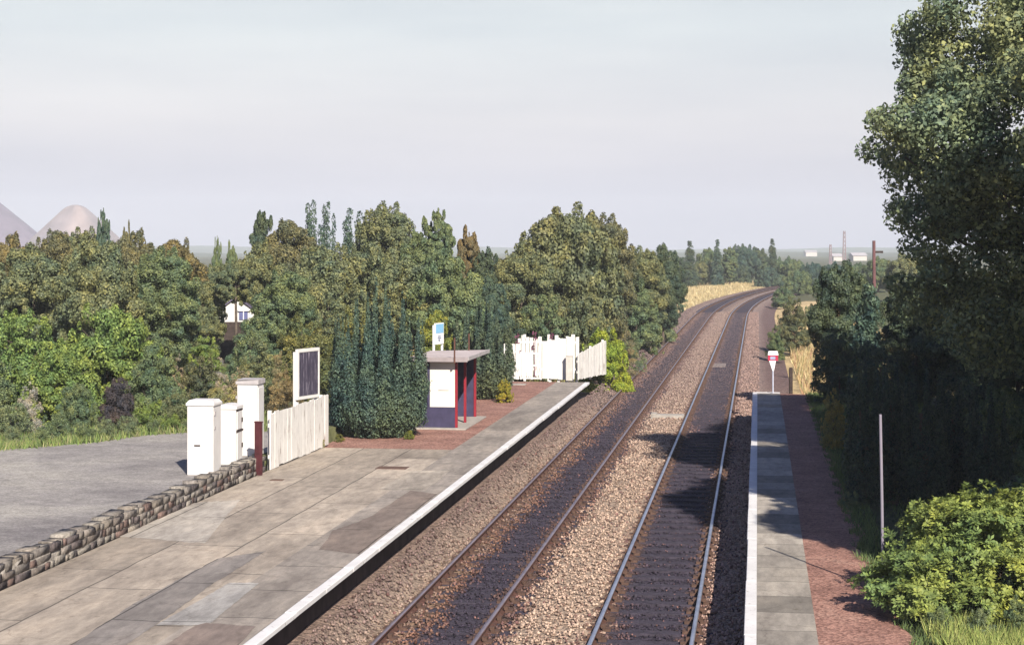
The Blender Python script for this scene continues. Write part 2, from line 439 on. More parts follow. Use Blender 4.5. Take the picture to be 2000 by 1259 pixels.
# ------------------------------------------------------------------ rails, sleepers
def railmats():
    m = NT('rail_head'); o = m.coord()
    m.color(m.ramp(m.noise(o, 3, 4), [(.3, (.42, .45, .52)), (.7, (.62, .65, .72))])); m.metal(.75); m.rough(.38)
    h = m.mat
    m = NT('rail_head_dull'); o = m.coord()
    m.color(m.ramp(m.noise(o, 3, 4), [(.3, (.26, .22, .24)), (.7, (.42, .36, .38))])); m.metal(.6); m.rough(.45)
    return h, m.mat
RH, RHD = railmats()
RWEB = M_plain('rail_rust', (.10, .048, .036), .85, .35, 10)
def rail(t, parent, head):
    prof = [(-.035, 0), (.035, 0), (.036, -.035), (.009, -.05), (.009, -.12), (.065, -.135), (.065, -.15), (-.065, -.15), (-.065, -.135), (-.009, -.12), (-.009, -.05), (-.036, -.035)]
    n = len(prof); V = []; Fq = []; mi = []
    ss = list(np.arange(12, 150, 6.0)) + list(np.arange(150, 420, 4.0))
    for s in ss:
        for (a, z) in prof: V.append(curve(s, t + a, z))
    for i in range(len(ss) - 1):
        for k in range(n):
            a = i * n + k; b = i * n + (k + 1) % n
            Fq.append((a, b, b + n, a + n)); mi.append(0 if k == 0 else 1)
    return link('rail', npmesh('rail', V, Fq, [head, RWEB], mi=mi), parent)
WOODS = M_plain('sleeper_timber', (.048, .040, .055), .9, .45, 7)
CHAIR = M_plain('cast_chair', (.10, .058, .042), .85, .4, 12)
def sleeper_mb(mb, w, s, c, zt):
    """one sleeper with its two chairs, boxes turned to the line"""
    lx = random.uniform(-.03, .03)
    def put(x0, x1, y0, y1, z0, z1, m):
        b = len(mb.v)
        mb.box(x0, x1, y0, y1, z0, z1, m)
        for i in range(b, len(mb.v)):
            x, y, z = mb.v[i]
            p0 = curve(s, c + x, z); p1 = curve(s + 1, c + x, z)
            mb.v[i] = (p0[0] + (p1[0] - p0[0]) * y, p0[1] + (p1[1] - p0[1]) * y, z)
    put(-1.28 + lx, 1.28 + lx, -.125, .125, -.28, zt, 0)
    for q in (-w / 2, w / 2):
        for sg in (-1, 1):
            x = q + sg * .13
            put(min(x - .065, x + .065), max(x - .065, x + .065), -.09, .09, zt, zt + .045, 1)
            put(q + sg * .075 - .035, q + sg * .075 + .035, -.05, .05, zt + .045, zt + .10, 1)
def track(c, w, label, head, zt, first, spacing=.762):
    root = empty('railway_track', S(12, c, -.15), ANG, label, 'railway track', 'railway tracks')
    inv = root.matrix_basis.inverted()
    parts = [rail(c - w / 2, root, head), rail(c + w / 2, root, head)]
    s = first
    for k in range(100):
        mb = MB(); sleeper_mb(mb, w, s, c, zt + random.uniform(-.008, .008)); parts.append(mb.build('sleeper', [WOODS, CHAIR], root)); s += spacing
    mb = MB()
    while s < 330:
        sleeper_mb(mb, w, s, c, zt); s += spacing
    r = mb.build('sleepers_far', [WOODS, CHAIR], root); r['kind'] = 'stuff'; parts.append(r)
    for p in parts: p.matrix_parent_inverse = inv
track((RT[0] + RT[1]) / 2, RT[1] - RT[0], 'dull rusty railway track running beside the wide left platform, sleepers buried in dark ballast', RHD, -.158, 17.0)
track((RT[2] + RT[3]) / 2, RT[3] - RT[2], 'railway track with shiny rails beside the narrow right platform, sleepers showing', RH, -.135, 17.3)

# ------------------------------------------------------------------ platforms
def platmat(name, base, bw, rh, seed=0, contrast=.20, mortar=.36):
    m = NT(name); uv = m.coord('UV'); o = m.coord()
    nz = m.n('ShaderNodeTexNoise'); nz.inputs['Scale'].default_value = .8; m.l(uv, nz.inputs['Vector'])
    off = m.n('ShaderNodeVectorMath', operation='MULTIPLY_ADD')
    m.l(nz.outputs['Color'], off.inputs[0]); off.inputs[1].default_value = (.25, .08, 0); m.l(uv, off.inputs[2])
    b = m.n('ShaderNodeTexBrick'); m.l(off.outputs[0], b.inputs['Vector'])
    b.inputs['Scale'].default_value = 1.0; b.inputs['Brick Width'].default_value = bw; b.inputs['Row Height'].default_value = rh
    b.inputs['Mortar Size'].default_value = .02; b.inputs['Mortar Smooth'].default_value = .4
    b.inputs['Color1'].default_value = c4(mul(base, 1 - contrast)); b.inputs['Color2'].default_value = c4(mul(base, 1 + contrast))
    b.inputs['Mortar'].default_value = c4(mul(base, mortar)); b.offset = .37
    c = b.outputs['Color']
    mp = m.n('ShaderNodeMapping'); mp.inputs['Scale'].default_value = (.35, 1, 1); m.l(uv, mp.inputs[0])
    k = m.ramp(m.noise(mp.outputs[0], 1.3, 6, .65), [(.30, (.66, .64, .63)), (.5, (.98, .97, .95)), (.68, (1.26, 1.22, 1.16))])
    c = m.mix(1.0, c, k, 'MULTIPLY')
    k = m.ramp(m.noise(mp.outputs[0], 6, 6, .7), [(.36, (.78, .77, .76)), (.64, (1.15, 1.14, 1.12))])
    c = m.mix(1.0, c, k, 'MULTIPLY')
    k = m.ramp(m.noise(uv, 45, 3), [(.3, (.9,) * 3), (.7, (1.08,) * 3)])
    c = m.mix(1.0, c, k, 'MULTIPLY')
    # fine cracks
    vo = m.n('ShaderNodeTexVoronoi', feature='DISTANCE_TO_EDGE'); vo.inputs['Scale'].default_value = .55
    wv = m.n('ShaderNodeVectorMath', operation='MULTIPLY_ADD'); nn = m.n('ShaderNodeTexNoise'); nn.inputs['Scale'].default_value = 2.5; m.l(uv, nn.inputs['Vector'])
    m.l(nn.outputs['Color'], wv.inputs[0]); wv.inputs[1].default_value = (.5, .5, 0); m.l(uv, wv.inputs[2]); m.l(wv.outputs[0], vo.inputs['Vector'])
    cr = m.ramp(vo.outputs[0], [(0.0, (.62, .6, .58)), (.012, (1, 1, 1))])
    c = m.mix(.55, c, cr, 'MULTIPLY')
    st = m.ramp(m.noise(uv, 2.6, 5, .75), [(.60, (1, 1, 1)), (.66, (.70, .68, .66)), (.72, (.62, .60, .58))])
    c = m.mix(.8, c, st, 'MULTIPLY')
    m.color(c); m.rough(.92); m.bump(m.noise(uv, 60, 4), .25, .01)
    return m.mat
PL = platmat('platform_concrete', (.345, .30, .25), 3.7, 1.25)
PE = platmat('platform_edge_flags', (.285, .255, .225), 1.9, 3.0, contrast=.12)
def ashmat():
    m = NT('red_ash'); o = m.coord()
    c = m.ramp(m.noise(o, 1.2, 5), [(.3, (.21, .11, .085)), (.6, (.31, .17, .13)), (.8, (.35, .22, .17))])
    v = m.n('ShaderNodeTexVoronoi'); v.inputs['Scale'].default_value = 26; m.l(o, v.inputs['Vector'])
    hs = m.n('ShaderNodeSeparateColor'); m.l(v.outputs['Color'], hs.inputs[0])
    k = m.ramp(hs.outputs[0], [(0, (.55, .5, .5)), (.5, (1, 1, 1)), (1, (1.4, 1.4, 1.4))])
    m.color(m.mix(1.0, c, k, 'MULTIPLY')); m.rough(.95); m.bump(v.outputs['Distance'], .6, .02)
    return m.mat
ASH = ashmat()
def edgemat():
    m = NT('white_edge_paint'); o = m.coord()
    f = m.noise(o, 9, 6, .7)
    c = m.mix(m.ramp(f, [(.60, (0, 0, 0)), (.68, (1, 1, 1))]), m.ramp(m.noise(o, 2, 4), [(.3, (.60, .585, .57)), (.7, (.72, .71, .69))]), (.36, .32, .28))
    m.color(c); m.rough(.7); return m.mat
EDGE = edgemat()
FACE = M_plain('platform_wall_brick', (.075, .055, .05), .95, .35, 3)  # brick colour darkened to deepen the shadow band under the coping

LE = -6.43; LS0, LS1 = 8.0, 64.9
# left platform: brick wall set back under an overhanging coping, made-up top
mb = MB(); mb.box(-11.22, LE - .42, LS0, LS1 - .15, -.4, .80); o = mb.build('platform_left_wall', FACE); tag(o, kind='structure')
o.rotation_euler = (0, 0, ANG)
zs = lambda s, t: .90
sl = np.arange(LS0, 42.6, 1.0).tolist() + [42.5]
strip('platform_left', sl, [-11.22, -9.5, -8.2, LE - 1.28], zs, PL)
strip('platform_left_edge', list(np.arange(LS0, 64.6, 1.0)) + [LS1], [LE - 1.28, LE - .17], zs, PE)
strip('platform_left_ash', [42.5, 48, 54, 60, LS1], [-11.22, -9.6, LE - 1.28], lambda s, t: .897, ASH)
# coping stones with painted white lip
mb = MB(); s = LS0
random.seed(3)
while s < LS1 - .05:
    L = min(random.choice([1.7, 1.85, 2.0]), LS1 - s); e = random.uniform(-.006, .012)
    mb.box(LE - .17, LE + e, s, s + L - .008, 0.825, .902 + random.uniform(-.003, .003)); s += L
o = mb.build('platform_left_coping', EDGE, bevel=.008); o.rotation_euler = (0, 0, ANG); tag(o, kind='structure')
mb = MB(); mb.box(-11.22, LE - .17, LS0, LS1, .79, .885); o = mb.build('platform_left_slab', CONC); o.rotation_euler = (0, 0, ANG); tag(o, kind='structure')

# patches of other paving on the left platform
def patch(name, pts, mat, dz=.004):
    q = []
    for i in range(len(pts)):          # ragged outline
        a, b = pts[i], pts[(i + 1) % len(pts)]; m = max(2, int(math.hypot(b[0] - a[0], b[1] - a[1]) / 9))
        for k in range(m):
            j = 0 if k == 0 else 1.3
            q.append((a[0] + (b[0] - a[0]) * k / m + random.uniform(-j, j), a[1] + (b[1] - a[1]) * k / m + random.uniform(-j, j) * .7))
    pts = q
    n = len(pts); top = [W(x, y, .9 + dz) for x, y in pts]
    c = Vector((sum(p[0] for p in top) / n, sum(p[1] for p in top) / n, .9 + dz))
    V = top; me = npmesh(name, V, [list(range(n))], [mat], uv=[ST(p[0], p[1]) for p in V])
    if me.polygons[0].normal.z < 0: me.flip_normals()
    return tag(link(name, me), kind='structure')
def pm(name, c): return platmat(name, c, 2.6, 2.2, contrast=.10)
patch('paving_patch', [(305, 1220), (448, 1137), (507, 1137), (406, 1220)], pm('p_grey', (.36, .35, .335)), .006)
patch('paving_patch', [(120, 1272), (262, 1177), (425, 1090), (520, 1075), (412, 1142), (302, 1221), (225, 1272)], pm('p_dark', (.235, .215, .20)))
patch('paving_patch', [(623, 1072), (640, 1052), (649, 1035), (690, 1021), (721, 1009), (802, 957), (854, 964), (701, 1081)], pm('p_brown', (.215, .175, .15)))
patch('paving_patch', [(383, 1220), (403, 1215), (500, 1222), (452, 1272), (300, 1272)], pm('p_brown2', (.21, .17, .15)), .009)
patch('paving_patch', [(740, 955), (800, 920), (880, 918), (830, 958)], pm('p_l', (.38, .34, .29)), .003)
patch('paving_patch', [(210, 1045), (330, 985), (470, 975), (400, 1060)], pm('p_m', (.385, .355, .315)), .003)
mh = M_plain('manhole_plate', (.13, .08, .06), .8, .3, 9)
o = MB(); 
pts = [W(735, 918, .903), W(745, 908, .903), W(797, 908, .903), W(787, 919, .903)]
cx = sum(p[0] for p in pts) / 4; cy = sum(p[1] for p in pts) / 4
mb = MB(); mb.box(-.36, .36, -.22, .22, 0, .012); mb.box(-.28, -.2, -.02, .02, .012, .018); mb.box(.2, .28, -.02, .02, .012, .018)
o = mb.build('manhole_cover', mh); o.location = (cx, cy, .9); o.rotation_euler = (0, 0, ANG)
tag(o, 'rusty brown manhole cover set in the left platform paving', 'manhole cover')
mb = MB(); mb.box(-.14, .14, -.1, .1, 0, .012); mb.box(-.05, .05, -.015, .015, .012, .017)
o = mb.build('drain_cover', mh); p = W(541, 937, .9); o.location = p; o.rotation_euler = (0, 0, ANG)
tag(o, 'tiny rusty drain cover near the foot of the white board fence', 'drain cover')
# pale strip of concrete at the far end
mb = MB(); mb.box(-10.3, -8.7, 63.2, 63.7, .9, .915); o = mb.build('path_strip', CONC); o.rotation_euler = (0, 0, ANG); tag(o, kind='structure')
o.name = 'path'

# right platform
RE = -.18; RS1 = 61.3
mb = MB(); mb.box(RE + .12, .95, 8, RS1, -.4, .80); o = mb.build('platform_right_wall', FACE); o.rotation_euler = (0, 0, ANG); tag(o, kind='structure')
PR = platmat('right_platform_flags', (.31, .285, .25), 1.12, 3.0, contrast=.36, mortar=.5)
strip('platform_right', list(np.arange(8, 61.1, 2.0)) + [RS1], [RE + .165, .78], zs, PR)
mb = MB(); s = 8
while s < RS1 - .05:
    L = min(random.choice([1.7, 1.85, 2.0]), RS1 - s); e = random.uniform(-.012, .004)
    mb.box(RE + e, RE + .165, s, s + L - .008, .79, .902); s += L
o = mb.build('platform_right_coping', EDGE, bevel=.008); o.rotation_euler = (0, 0, ANG); tag(o, kind='structure')
mb = MB(); mb.box(RE + .165, .78, 8, RS1, .79, .885); o = mb.build('platform_right_slab', CONC); o.rotation_euler = (0, 0, ANG); tag(o, kind='structure')
mb = MB(); mb.box(RE + .165, .78, RS1 - .3, RS1 + .02, .885, .906); o = mb.build('platform_right_end', EDGE); o.rotation_euler = (0, 0, ANG); tag(o, kind='structure')
V = []; U = []; ssr = list(np.arange(8, 61, 1.2)); tr_ = [.78, 1.0, 1.2, 1.4, 1.6, 1.8]
for s in ssr:
    for j, t in enumerate(tr_):
        tt = t + (random.uniform(-.13, .13) if j == 5 else 0)
        if j == 5: tt += max(0, (27 - s)) * .07
        V.append(S(s, tt, .893 - (0.0 if j < 5 else .01))); U.append((s, t))
q = []
for i in range(len(ssr) - 1):
    for j in range(5):
        a = i * 6 + j; q.append((a + 1, a + 7, a + 6, a))
tag(link('path_ash_right', npmesh('path_ash_right', V, q, [ASH], uv=U)), kind='structure')

# ------------------------------------------------------------------ road behind the wall
def roadmat():
    m = NT('old_tarmac'); o = m.coord()
    mp = m.n('ShaderNodeMapping'); mp.inputs['Rotation'].default_value = (0, 0, .2); mp.inputs['Scale'].default_value = (.6, .8, 1); m.l(o, mp.inputs[0])
    c = m.ramp(m.noise(mp.outputs[0], .5, 6, .6), [(.3, (.18, .165, .16)), (.5, (.28, .26, .24)), (.7, (.37, .345, .30))])
    k = m.mix(1.0, m.ramp(m.noise(o, 22, 5, .7), [(.36, (.68,) * 3), (.64, (1.3,) * 3)]), m.ramp(m.noise(o, 3, 6, .7), [(.36, (.82,) * 3), (.64, (1.15,) * 3)]), 'MULTIPLY')
    m.color(m.mix(1.0, c, k, 'MULTIPLY')); m.rough(.9); m.bump(m.noise(o, 60, 3), .5, .015); return m.mat
ROAD = roadmat()
edge = [(-260, 905), (-120, 893), (0, 878), (60, 874), (130, 868), (200, 862), (270, 851), (330, 846), (400, 843), (470, 842), (520, 842)]
V = []; q = []
for i, (x, y) in enumerate(edge):
    p = W(x, y, 1.2); V.append((p[0], p[1], 1.205))
    s, t = ST(p[0], p[1])
    # matching point at the wall line
    sw = 8 + (44 - 8) * i / (len(edge) - 1); pw = S(sw, -11.55, 1.20); V.append(pw)
for i in range(len(edge) - 1): q.append((2 * i, 2 * i + 1, 2 * i + 3, 2 * i + 2))
me = npmesh('road', V, q, [ROAD])
if me.polygons[0].normal.z < 0: me.flip_normals()
tag(link('road', me), kind='structure')

# ------------------------------------------------------------------ low rubble wall
def rubble_wall():
    rr = random.Random(5); V = []; Fq = []; Cc = []
    def stone(x0, x1, y0, y1, z0, z1, col):
        b = len(V); j = .012
        for (x, y, z) in ((x0, y0, z0), (x1, y0, z0), (x1, y1, z0), (x0, y1, z0), (x0, y0, z1), (x1, y0, z1), (x1, y1, z1), (x0, y1, z1)):
            V.append((x + rr.uniform(-j, j), y + rr.uniform(-j, j), z + rr.uniform(-j, j))); Cc.append((*col, 1))
        for f in ((3, 2, 1, 0), (4, 5, 6, 7), (0, 1, 5, 4), (1, 2, 6, 5), (2, 3, 7, 6), (3, 0, 4, 7)): Fq.append(tuple(b + i for i in f))
    pal = [(.20, .175, .15), (.16, .135, .115), (.11, .09, .085), (.14, .095, .08), (.25, .225, .19), (.18, .16, .14), (.085, .072, .07), (.22, .19, .155)]
    stone(-11.50, -11.262, 14, 37.75, .7, 1.22, (.30, .27, .23))
    for (z0, z1) in ((.88, 1.01), (1.01, 1.14), (1.14, 1.27)):
        s = 14.0 + rr.uniform(0, .2)
        while s < 37.6:
            L = rr.choice((rr.uniform(.12, .3), rr.uniform(.3, .62))); c = rr.choice(pal); k = rr.uniform(.75, 1.25)
            top = z1 + (rr.uniform(-.02, .02) if z1 > 1.2 else rr.uniform(-.03, .03))
            stone(-11.31, -11.25 + rr.uniform(-.008, .012), s, min(s + L - .015, 37.8), z0 + .01, top - .005, mul(c, k)); s += L
    s = 14.0
    while s < 37.6:      # top stones across the wall
        L = rr.uniform(.2, .55); c = rr.choice(pal[:1] + pal[4:6] + pal[7:]); k = rr.uniform(.8, 1.25)
        stone(-11.56, -11.31, s, min(s + L - .01, 37.8), 1.16, 1.29 + rr.uniform(-.04, .03), mul(c, k)); s += L
    for i in range(50):
        pass
    me = npmesh('stone_wall', V, Fq, [vcolmat('rubble', .95, .9, .5, 13)], col=Cc)
    o = link('stone_wall', me); o.rotation_euler = (0, 0, ANG)
    tag(o, 'low rubble stone wall between the tarmac yard and the left platform', 'wall')
rubble_wall()

# ------------------------------------------------------------------ relay cabinets
def cabinet(px, Y, wd, dp, ht, label, style):
    X = (px - CX) * Y / F
    r = empty('equipment_cabinet', (X, Y, 1.2), ANG, label, 'cabinet', 'white lineside cabinets behind the low wall')
    mb = MB(); mb.box(-wd / 2, wd / 2, 0, dp, 0, ht - .1); mb.build('cabinet_body', WHITE_METAL, r, bevel=.008)
    if style == 'chamfer':
        mb = MB(); mb.box(-wd / 2 - .025, wd / 2 + .025, -.025, dp + .025, ht - .1, ht - .05); mb.frustum(-wd / 2 - .025, wd / 2 + .025, -.025, dp + .025, ht - .05, ht + .02, .06)
        mb.build('lid', WHITE_METAL, r, bevel=.006)
        mb = MB(); mb.box(-.13, .0, -.012, 0, .62, .65); mb.build('name_plate', DARKWOOD, r)
        mb = MB(); mb.box(wd / 2, wd / 2 + .02, .05, .12, ht - .3, ht - .22); mb.build('hinge', GREYMETAL, r)
        mb = MB(); mb.box(wd / 2, wd / 2 + .015, .05, .12, ht - .6, ht - .54); mb.build('hinge', GREYMETAL, r)
    elif style == 'domed':
        mb = MB(); n = 7
        ys = [dp * i / (n - 1) for i in range(n)]
        prof = [(-.02 - wd / 2, ht - .1)] + [(-wd / 2 - .02 + (wd + .04) * i / 8, ht - .04 + .05 * math.sin(math.pi * i / 8)) for i in range(9)] + [(wd / 2 + .02, ht - .1)]
        b = len(mb.v)
        for y in (-.02, dp + .02):
            for (x, z) in prof: mb.v.append((x, y, z))
        m = len(prof)
        for k in range(m): a = b + k; c = b + (k + 1) % m; mb.f.append((a, c, c + m, a + m)); mb.m.append(0)
        mb.f.append(tuple(range(b, b + m))); mb.m.append(0); mb.f.append(tuple(range(b + m, b + 2 * m))[::-1]); mb.m.append(0)
        mb.build('lid', WHITE_METAL, r)
        for z0, z1 in ((.1, .72), (.78, ht - .16)):
            mb = MB(); mb.box(wd / 2, wd / 2 + .018, .05, dp - .05, z0, z1); d = mb.build('door', WHITE_METAL, r, bevel=.005)
            mb = MB(); mb.box(wd / 2 + .018, wd / 2 + .045, dp - .13, dp - .09, (z0 + z1) / 2 - .05, (z0 + z1) / 2 + .05); mb.build('handle', DARKWOOD, d)
        mb = MB(); mb.box(wd / 2, wd / 2 + .025, .0, dp, .725, .765); mb.box(wd / 2, wd / 2 + .012, .0, dp, ht - .15, ht - .11); mb.build('seam_strip', DARKWOOD, r)
    else:
        mb = MB(); mb.box(-wd / 2 - .03, wd / 2 + .03, -.03, dp + .03, ht - .1, ht - .03, 0, (0, .03, .03, 0)); mb.box(-wd / 2 - .01, wd / 2 + .03, -.01, dp + .03, ht, ht + .012, 0); mb.build('lid', GREYMETAL, r, bevel=.004)
        mb = MB(); mb.box(wd / 2, wd / 2 + .02, .04, dp - .04, .12, ht - .18); mb.build('door', WHITE_METAL, r, bevel=.005)
        mb = MB(); mb.box(-wd / 2 - .05, -wd / 2, .05, .1, ht - .45, ht - .38); mb.build('hinge', GREYMETAL, r)
    return r
cabinet(391, 36.0, .58, .52, 1.58, 'nearest white cabinet with a chamfered lid and a small dark plate', 'chamfer')
cabinet(441, 37.8, .48, .46, 1.34, 'lowest white cabinet with a curved lid and two side doors, in the middle of three', 'domed')
cabinet(483, 39.4, .49, .50, 1.77, 'tallest white cabinet, furthest of the three, with a flat grey lid', 'flat')
p = W(507, 893, 1.2)
mb = MB(); mb.box(-.09, .09, -.03, .03, -.45, .80); mb.box(-.06, .06, -.045, -.03, .1, .7); mb.box(-.10, .10, -.04, .04, .80, .83)
o = mb.build('gatepost', MAROON, bevel=.006); o.location = ((505 - CX) * 38.3 / F, 38.3, 1.29); o.rotation_euler = (0, 0, ANG - .25)
tag(o, 'short maroon timber post between tallest white cabinet and white board fence', 'post')

# ------------------------------------------------------------------ board fences
def board_fence(loc, rz, L, ht, label, mat, zvar=.04, post=True, bw=.16, missing=0, topfun=None, seed=1, gap=.012, name='board_fence', group=None, dropfun=None):
    rr = random.Random(seed)
    r = empty(name, loc, rz, label, 'fence', group)
    nb = int(L / bw); 
    for k in range(nb):
        if rr.random() < missing: continue
        y0 = k * L / nb; y1 = (k + 1) * L / nb - gap
        h = ht + rr.uniform(-zvar, zvar * .4) + (topfun(k / nb) if topfun else 0); x = rr.uniform(-.008, .008)
        b0 = (dropfun(k / nb) if dropfun else 0) + rr.uniform(.0, .05)
        mb = MB(); mb.box(x, x + .024, y0, y1, b0, h, 0, (0, 0, rr.uniform(-.02, .02), 0), sh=(0, rr.uniform(-.006, .006)))
        mb.build('board', mat, r)
    for z in (.3, ht - .3):
        mb = MB(); a = (topfun(0) if topfun and z > .5 else 0); bb = (topfun(1) if topfun and z > .5 else 0)
        d0 = dropfun(1) if dropfun and z < .5 else 0
        v0 = len(mb.v); mb.box(-.05, -.005, .04, L - .04, z - .045, z + .045, 0)
        for i in range(v0, len(mb.v)):
            x, y, zz = mb.v[i]; mb.v[i] = (x, y, zz + (a + (bb - a) * y / L) + d0 * y / L)
        mb.build('fence_rail', mat, r)
    if post:
        for y in (0.3, L / 2, L - .3):
            mb = MB(); mb.box(-.13, -.052, y - .05, y + .05, -.2, ht + .02 + (topfun(y / L) if topfun else 0)); mb.build('post', mat, r)
    return r
p0 = S(37.95, -11.20, .9)
board_fence(p0, ANG - .02, 4.95, 1.33, 'white board fence with peeling paint, between the cabinets and the tall yew', WHITE_WORN, .035, seed=4, bw=.33, gap=.003)

# poster board on two posts behind the fence
r = empty('poster_board', (-5.47, 43.0, .9), -math.atan2(.47, 1.0), 'white framed board with a worn dark purple poster above the white fence', 'poster board')
def M_poster():
    m = NT('old_poster'); o = m.coord()
    mp = m.n('ShaderNodeMapping'); mp.inputs['Scale'].default_value = (1, 6, .7); m.l(o, mp.inputs[0])
    f = m.noise(mp.outputs[0], 2.5, 6, .7)
    m.color(m.ramp(f, [(.40, (.035, .030, .048)), (.54, (.065, .055, .08)), (.66, (.26, .235, .27))])); m.rough(.6); return m.mat
Lp = 1.06
mb = MB(); mb.box(-.05, -.01, .0, Lp, 1.28, 2.57); mb.build('backing', WHITE, r)
mb = MB(); mb.box(-.008, .004, .09, Lp - .06, 1.37, 2.47); mb.build('poster', M_poster(), r)
mb = MB(); mb.box(-.01, .02, 0, Lp, 2.485, 2.57); mb.box(-.01, .02, 0, Lp, 1.28, 1.355); mb.box(-.01, .02, 0, .075, 1.355, 2.485); mb.box(-.01, .02, Lp - .05, Lp, 1.355, 2.485); mb.build('frame', WHITE, r, bevel=.004)
for y in (.04, Lp - .04):
    mb = MB(); mb.box(-.12, -.052, y - .04, y + .04, -.1, 2.5); mb.build('leg', WHITE, r)

# ------------------------------------------------------------------ platform shelter
# near front corner at S(47.4,-8.47)
r = empty('platform_shelter', S(47.4, -8.47, .9), ANG, 'open fronted waiting shelter with red posts, white side and flat grey roof', 'shelter')
LS, DP = 3.3, 1.22
def wallpart(nm, x0, x1, y0, y1, z0, z1, mat, par=r, bev=.004):
    mb = MB(); mb.box(x0, x1, y0, y1, z0, z1); return mb.build(nm, mat, par, bevel=bev)
WP = M_paint('shelter_white', (.70, .67, .60), (.35, .3, .25), .74, 3, .8)
wallpart('floor', -DP - .1, .28, -.25, LS + .15, 0, .04, CONC)
wallpart('plinth', -DP, -.07, 0, .07, .04, .62, BLUEDARK)
wallpart('side_panel', -.80, -.07, .01, .06, .621, 1.93, WP)
wallpart('mullion', -.87, -.80, 0, .07, .62, 1.93, BLUEDARK)
wallpart('side_panel', -DP, -.87, .02, .06, 1.2, 1.93, WP)
wallpart('side_panel', -DP + .05, -.07, LS - .06, LS, .04, 1.93, BLUEDARK)
wallpart('back_wall', -DP, -DP + .05, .07, LS - .06, .04, 1.93, BLUEDARK)
wallpart('bench', -DP + .052, -DP + .38, .2, LS - .2, .42, .47, DARKWOOD)
for y0, y1 in ((0, .085), (LS / 2 - .2, LS / 2 - .12), (LS - .085, LS)):
    wallpart('post', -.07, .0, y0, y1, .04, 1.95, RED)
wallpart('beam', -.068, -.004, .085, LS - .085, 1.86, 1.945, DARKWOOD)
# roof of shallow corrugated sheet
mb = MB(); x0, x1, y0, y1 = -DP - .25, .35, -.3, LS + .25
n = 44; b = len(mb.v); hh = lambda x: 1.985 + .045 * (x - x0) / (x1 - x0)
for k in range(n + 1):
    y = y0 + (y1 - y0) * k / n; w_ = .010 * (1 if k % 2 else -1)
    mb.v += [(x0, y, hh(x0) + w_ + .02), (x1, y, hh(x1) + w_ + .02), (x0, y, hh(x0) + w_), (x1, y, hh(x1) + w_)]
for k in range(n):
    a = b + 4 * k; mb.f += [(a, a + 1, a + 5, a + 4), (a + 2, a + 6, a + 7, a + 3), (a, a + 4, a + 6, a + 2), (a + 1, a + 3, a + 7, a + 5)]; mb.m += [0] * 4
mb.f += [(b, b + 2, b + 3, b + 1), (b + 4 * n, b + 4 * n + 1, b + 4 * n + 3, b + 4 * n + 2)]; mb.m += [0, 0]
roof = mb.build('roof', M_plain('roof_sheet', (.40, .35, .34), .7, .25, 2.5), r)
wallpart('fascia', x1 + .001, x1 + .02, y0, y1, 1.965, 2.075, GREYMETAL)
wallpart('fascia', x0, x1, y0 - .02, y0 - .001, 1.93, 2.06, M_plain('fascia_timber', (.30, .26, .26), .8, .2, 4))
mb = MB(); mb.tube([(-.02, -.34, 1.9), (-.02, -.34, 2.62)], [.025, .022]); mb.box(-.04, .0, -.34, 0, 1.9, 1.93); mb.build('vent_pipe', RUST, r)
mb = MB(); mb.tube([(-.25, LS + .1, 1.95), (-.25, LS + .1, 2.55)], [.025, .022]); mb.box(-.27, -.23, LS - .05, LS + .1, 1.92, 1.95); mb.build('vent_pipe', RUST, r)
sh = wallpart('poster', -.55, -.25, -.006, .0, 1.1, 1.12, M_plain('stain', (.5, .46, .42), .8), r, 0); 

# station sign on two white posts
Y = 53.0
r = empty('station_sign', ((849 - CX) * Y / F, Y, .9), -math.atan2(.47, 1.0) , 'small white sign with pale blue upper panel behind the shelter', 'sign')
Ls = .62
SB = M_plain('sign_white', (.80, .80, .79), .5, .05, 3); SBL = M_plain('sign_blue', (.22, .46, .66), .5, .08, 3)
mb = MB(); mb.box(-.02, .0, 0, Ls, 2.13, 2.80, 0, (0, 0, 0, 0)); mb.build('panel', SB, r, bevel=.003)
mb = MB(); mb.box(.001, .006, .08, Ls - .03, 2.48, 2.77); mb.build('blue_panel', SBL, r)
mk = M_plain('sign_ink', (.10, .13, .22), .6, .1)
mb = MB()
for k, (z, a, b_) in enumerate(((2.38, .22, .40), (2.33, .20, .44), (2.28, .24, .38), (2.24, .26, .36))): mb.box(.001, .005, a, b_, z - .014, z + .014)
mb.build('lettering', mk, r)
for y in (.03, Ls - .03):
    mb = MB(); mb.box(-.075, -.021, y - .03, y + .03, -.05, 2.74); mb.build('post', SB, r)

# ------------------------------------------------------------------ fences and gate at the platform end
Pz = .9
def across(t0, s=66.0): return S(s, t0, Pz)
RX = ANG - math.pi / 2     # local y runs to the right across the line
board_fence(across(-9.92), RX, .62, 1.38, 'short worn white board panel left of the small gate at the platform end', WHITE_WORN, .06, seed=8, bw=.155, group=None)
board_fence(across(-8.40), RX, 1.28, 1.52, 'tall plain white board panel right of the small gate at the platform end', WHITE, .02, seed=9, bw=.32, gap=.004, topfun=lambda u: .22 * u)
g_ = empty('gate', across(-9.28), RX, 'small white gate with see-through bays between two white board panels', 'gate')
GL = .86
mb = MB()
for z in (.02, .52, 1.0): mb.box(-.03, .03, .05, GL - .05, z, z + .07)
mb.build('cross_rail', WHITE, g_)
for y in (0, .44, GL - .06):
    mb = MB(); mb.box(-.035, .035, y, y + .06, 0, 1.09); mb.build('stile', WHITE, g_)
mb = MB()
for k in range(4): mb.box(.032, .045, .08 + k * .09, .08 + k * .09 + .07, .09, .99)
for k in range(2): mb.box(.032, .045, .66 + k * .08, .66 + k * .08 + .05, .09, .99)
mb.build('infill_boards', WHITE_WORN, g_)
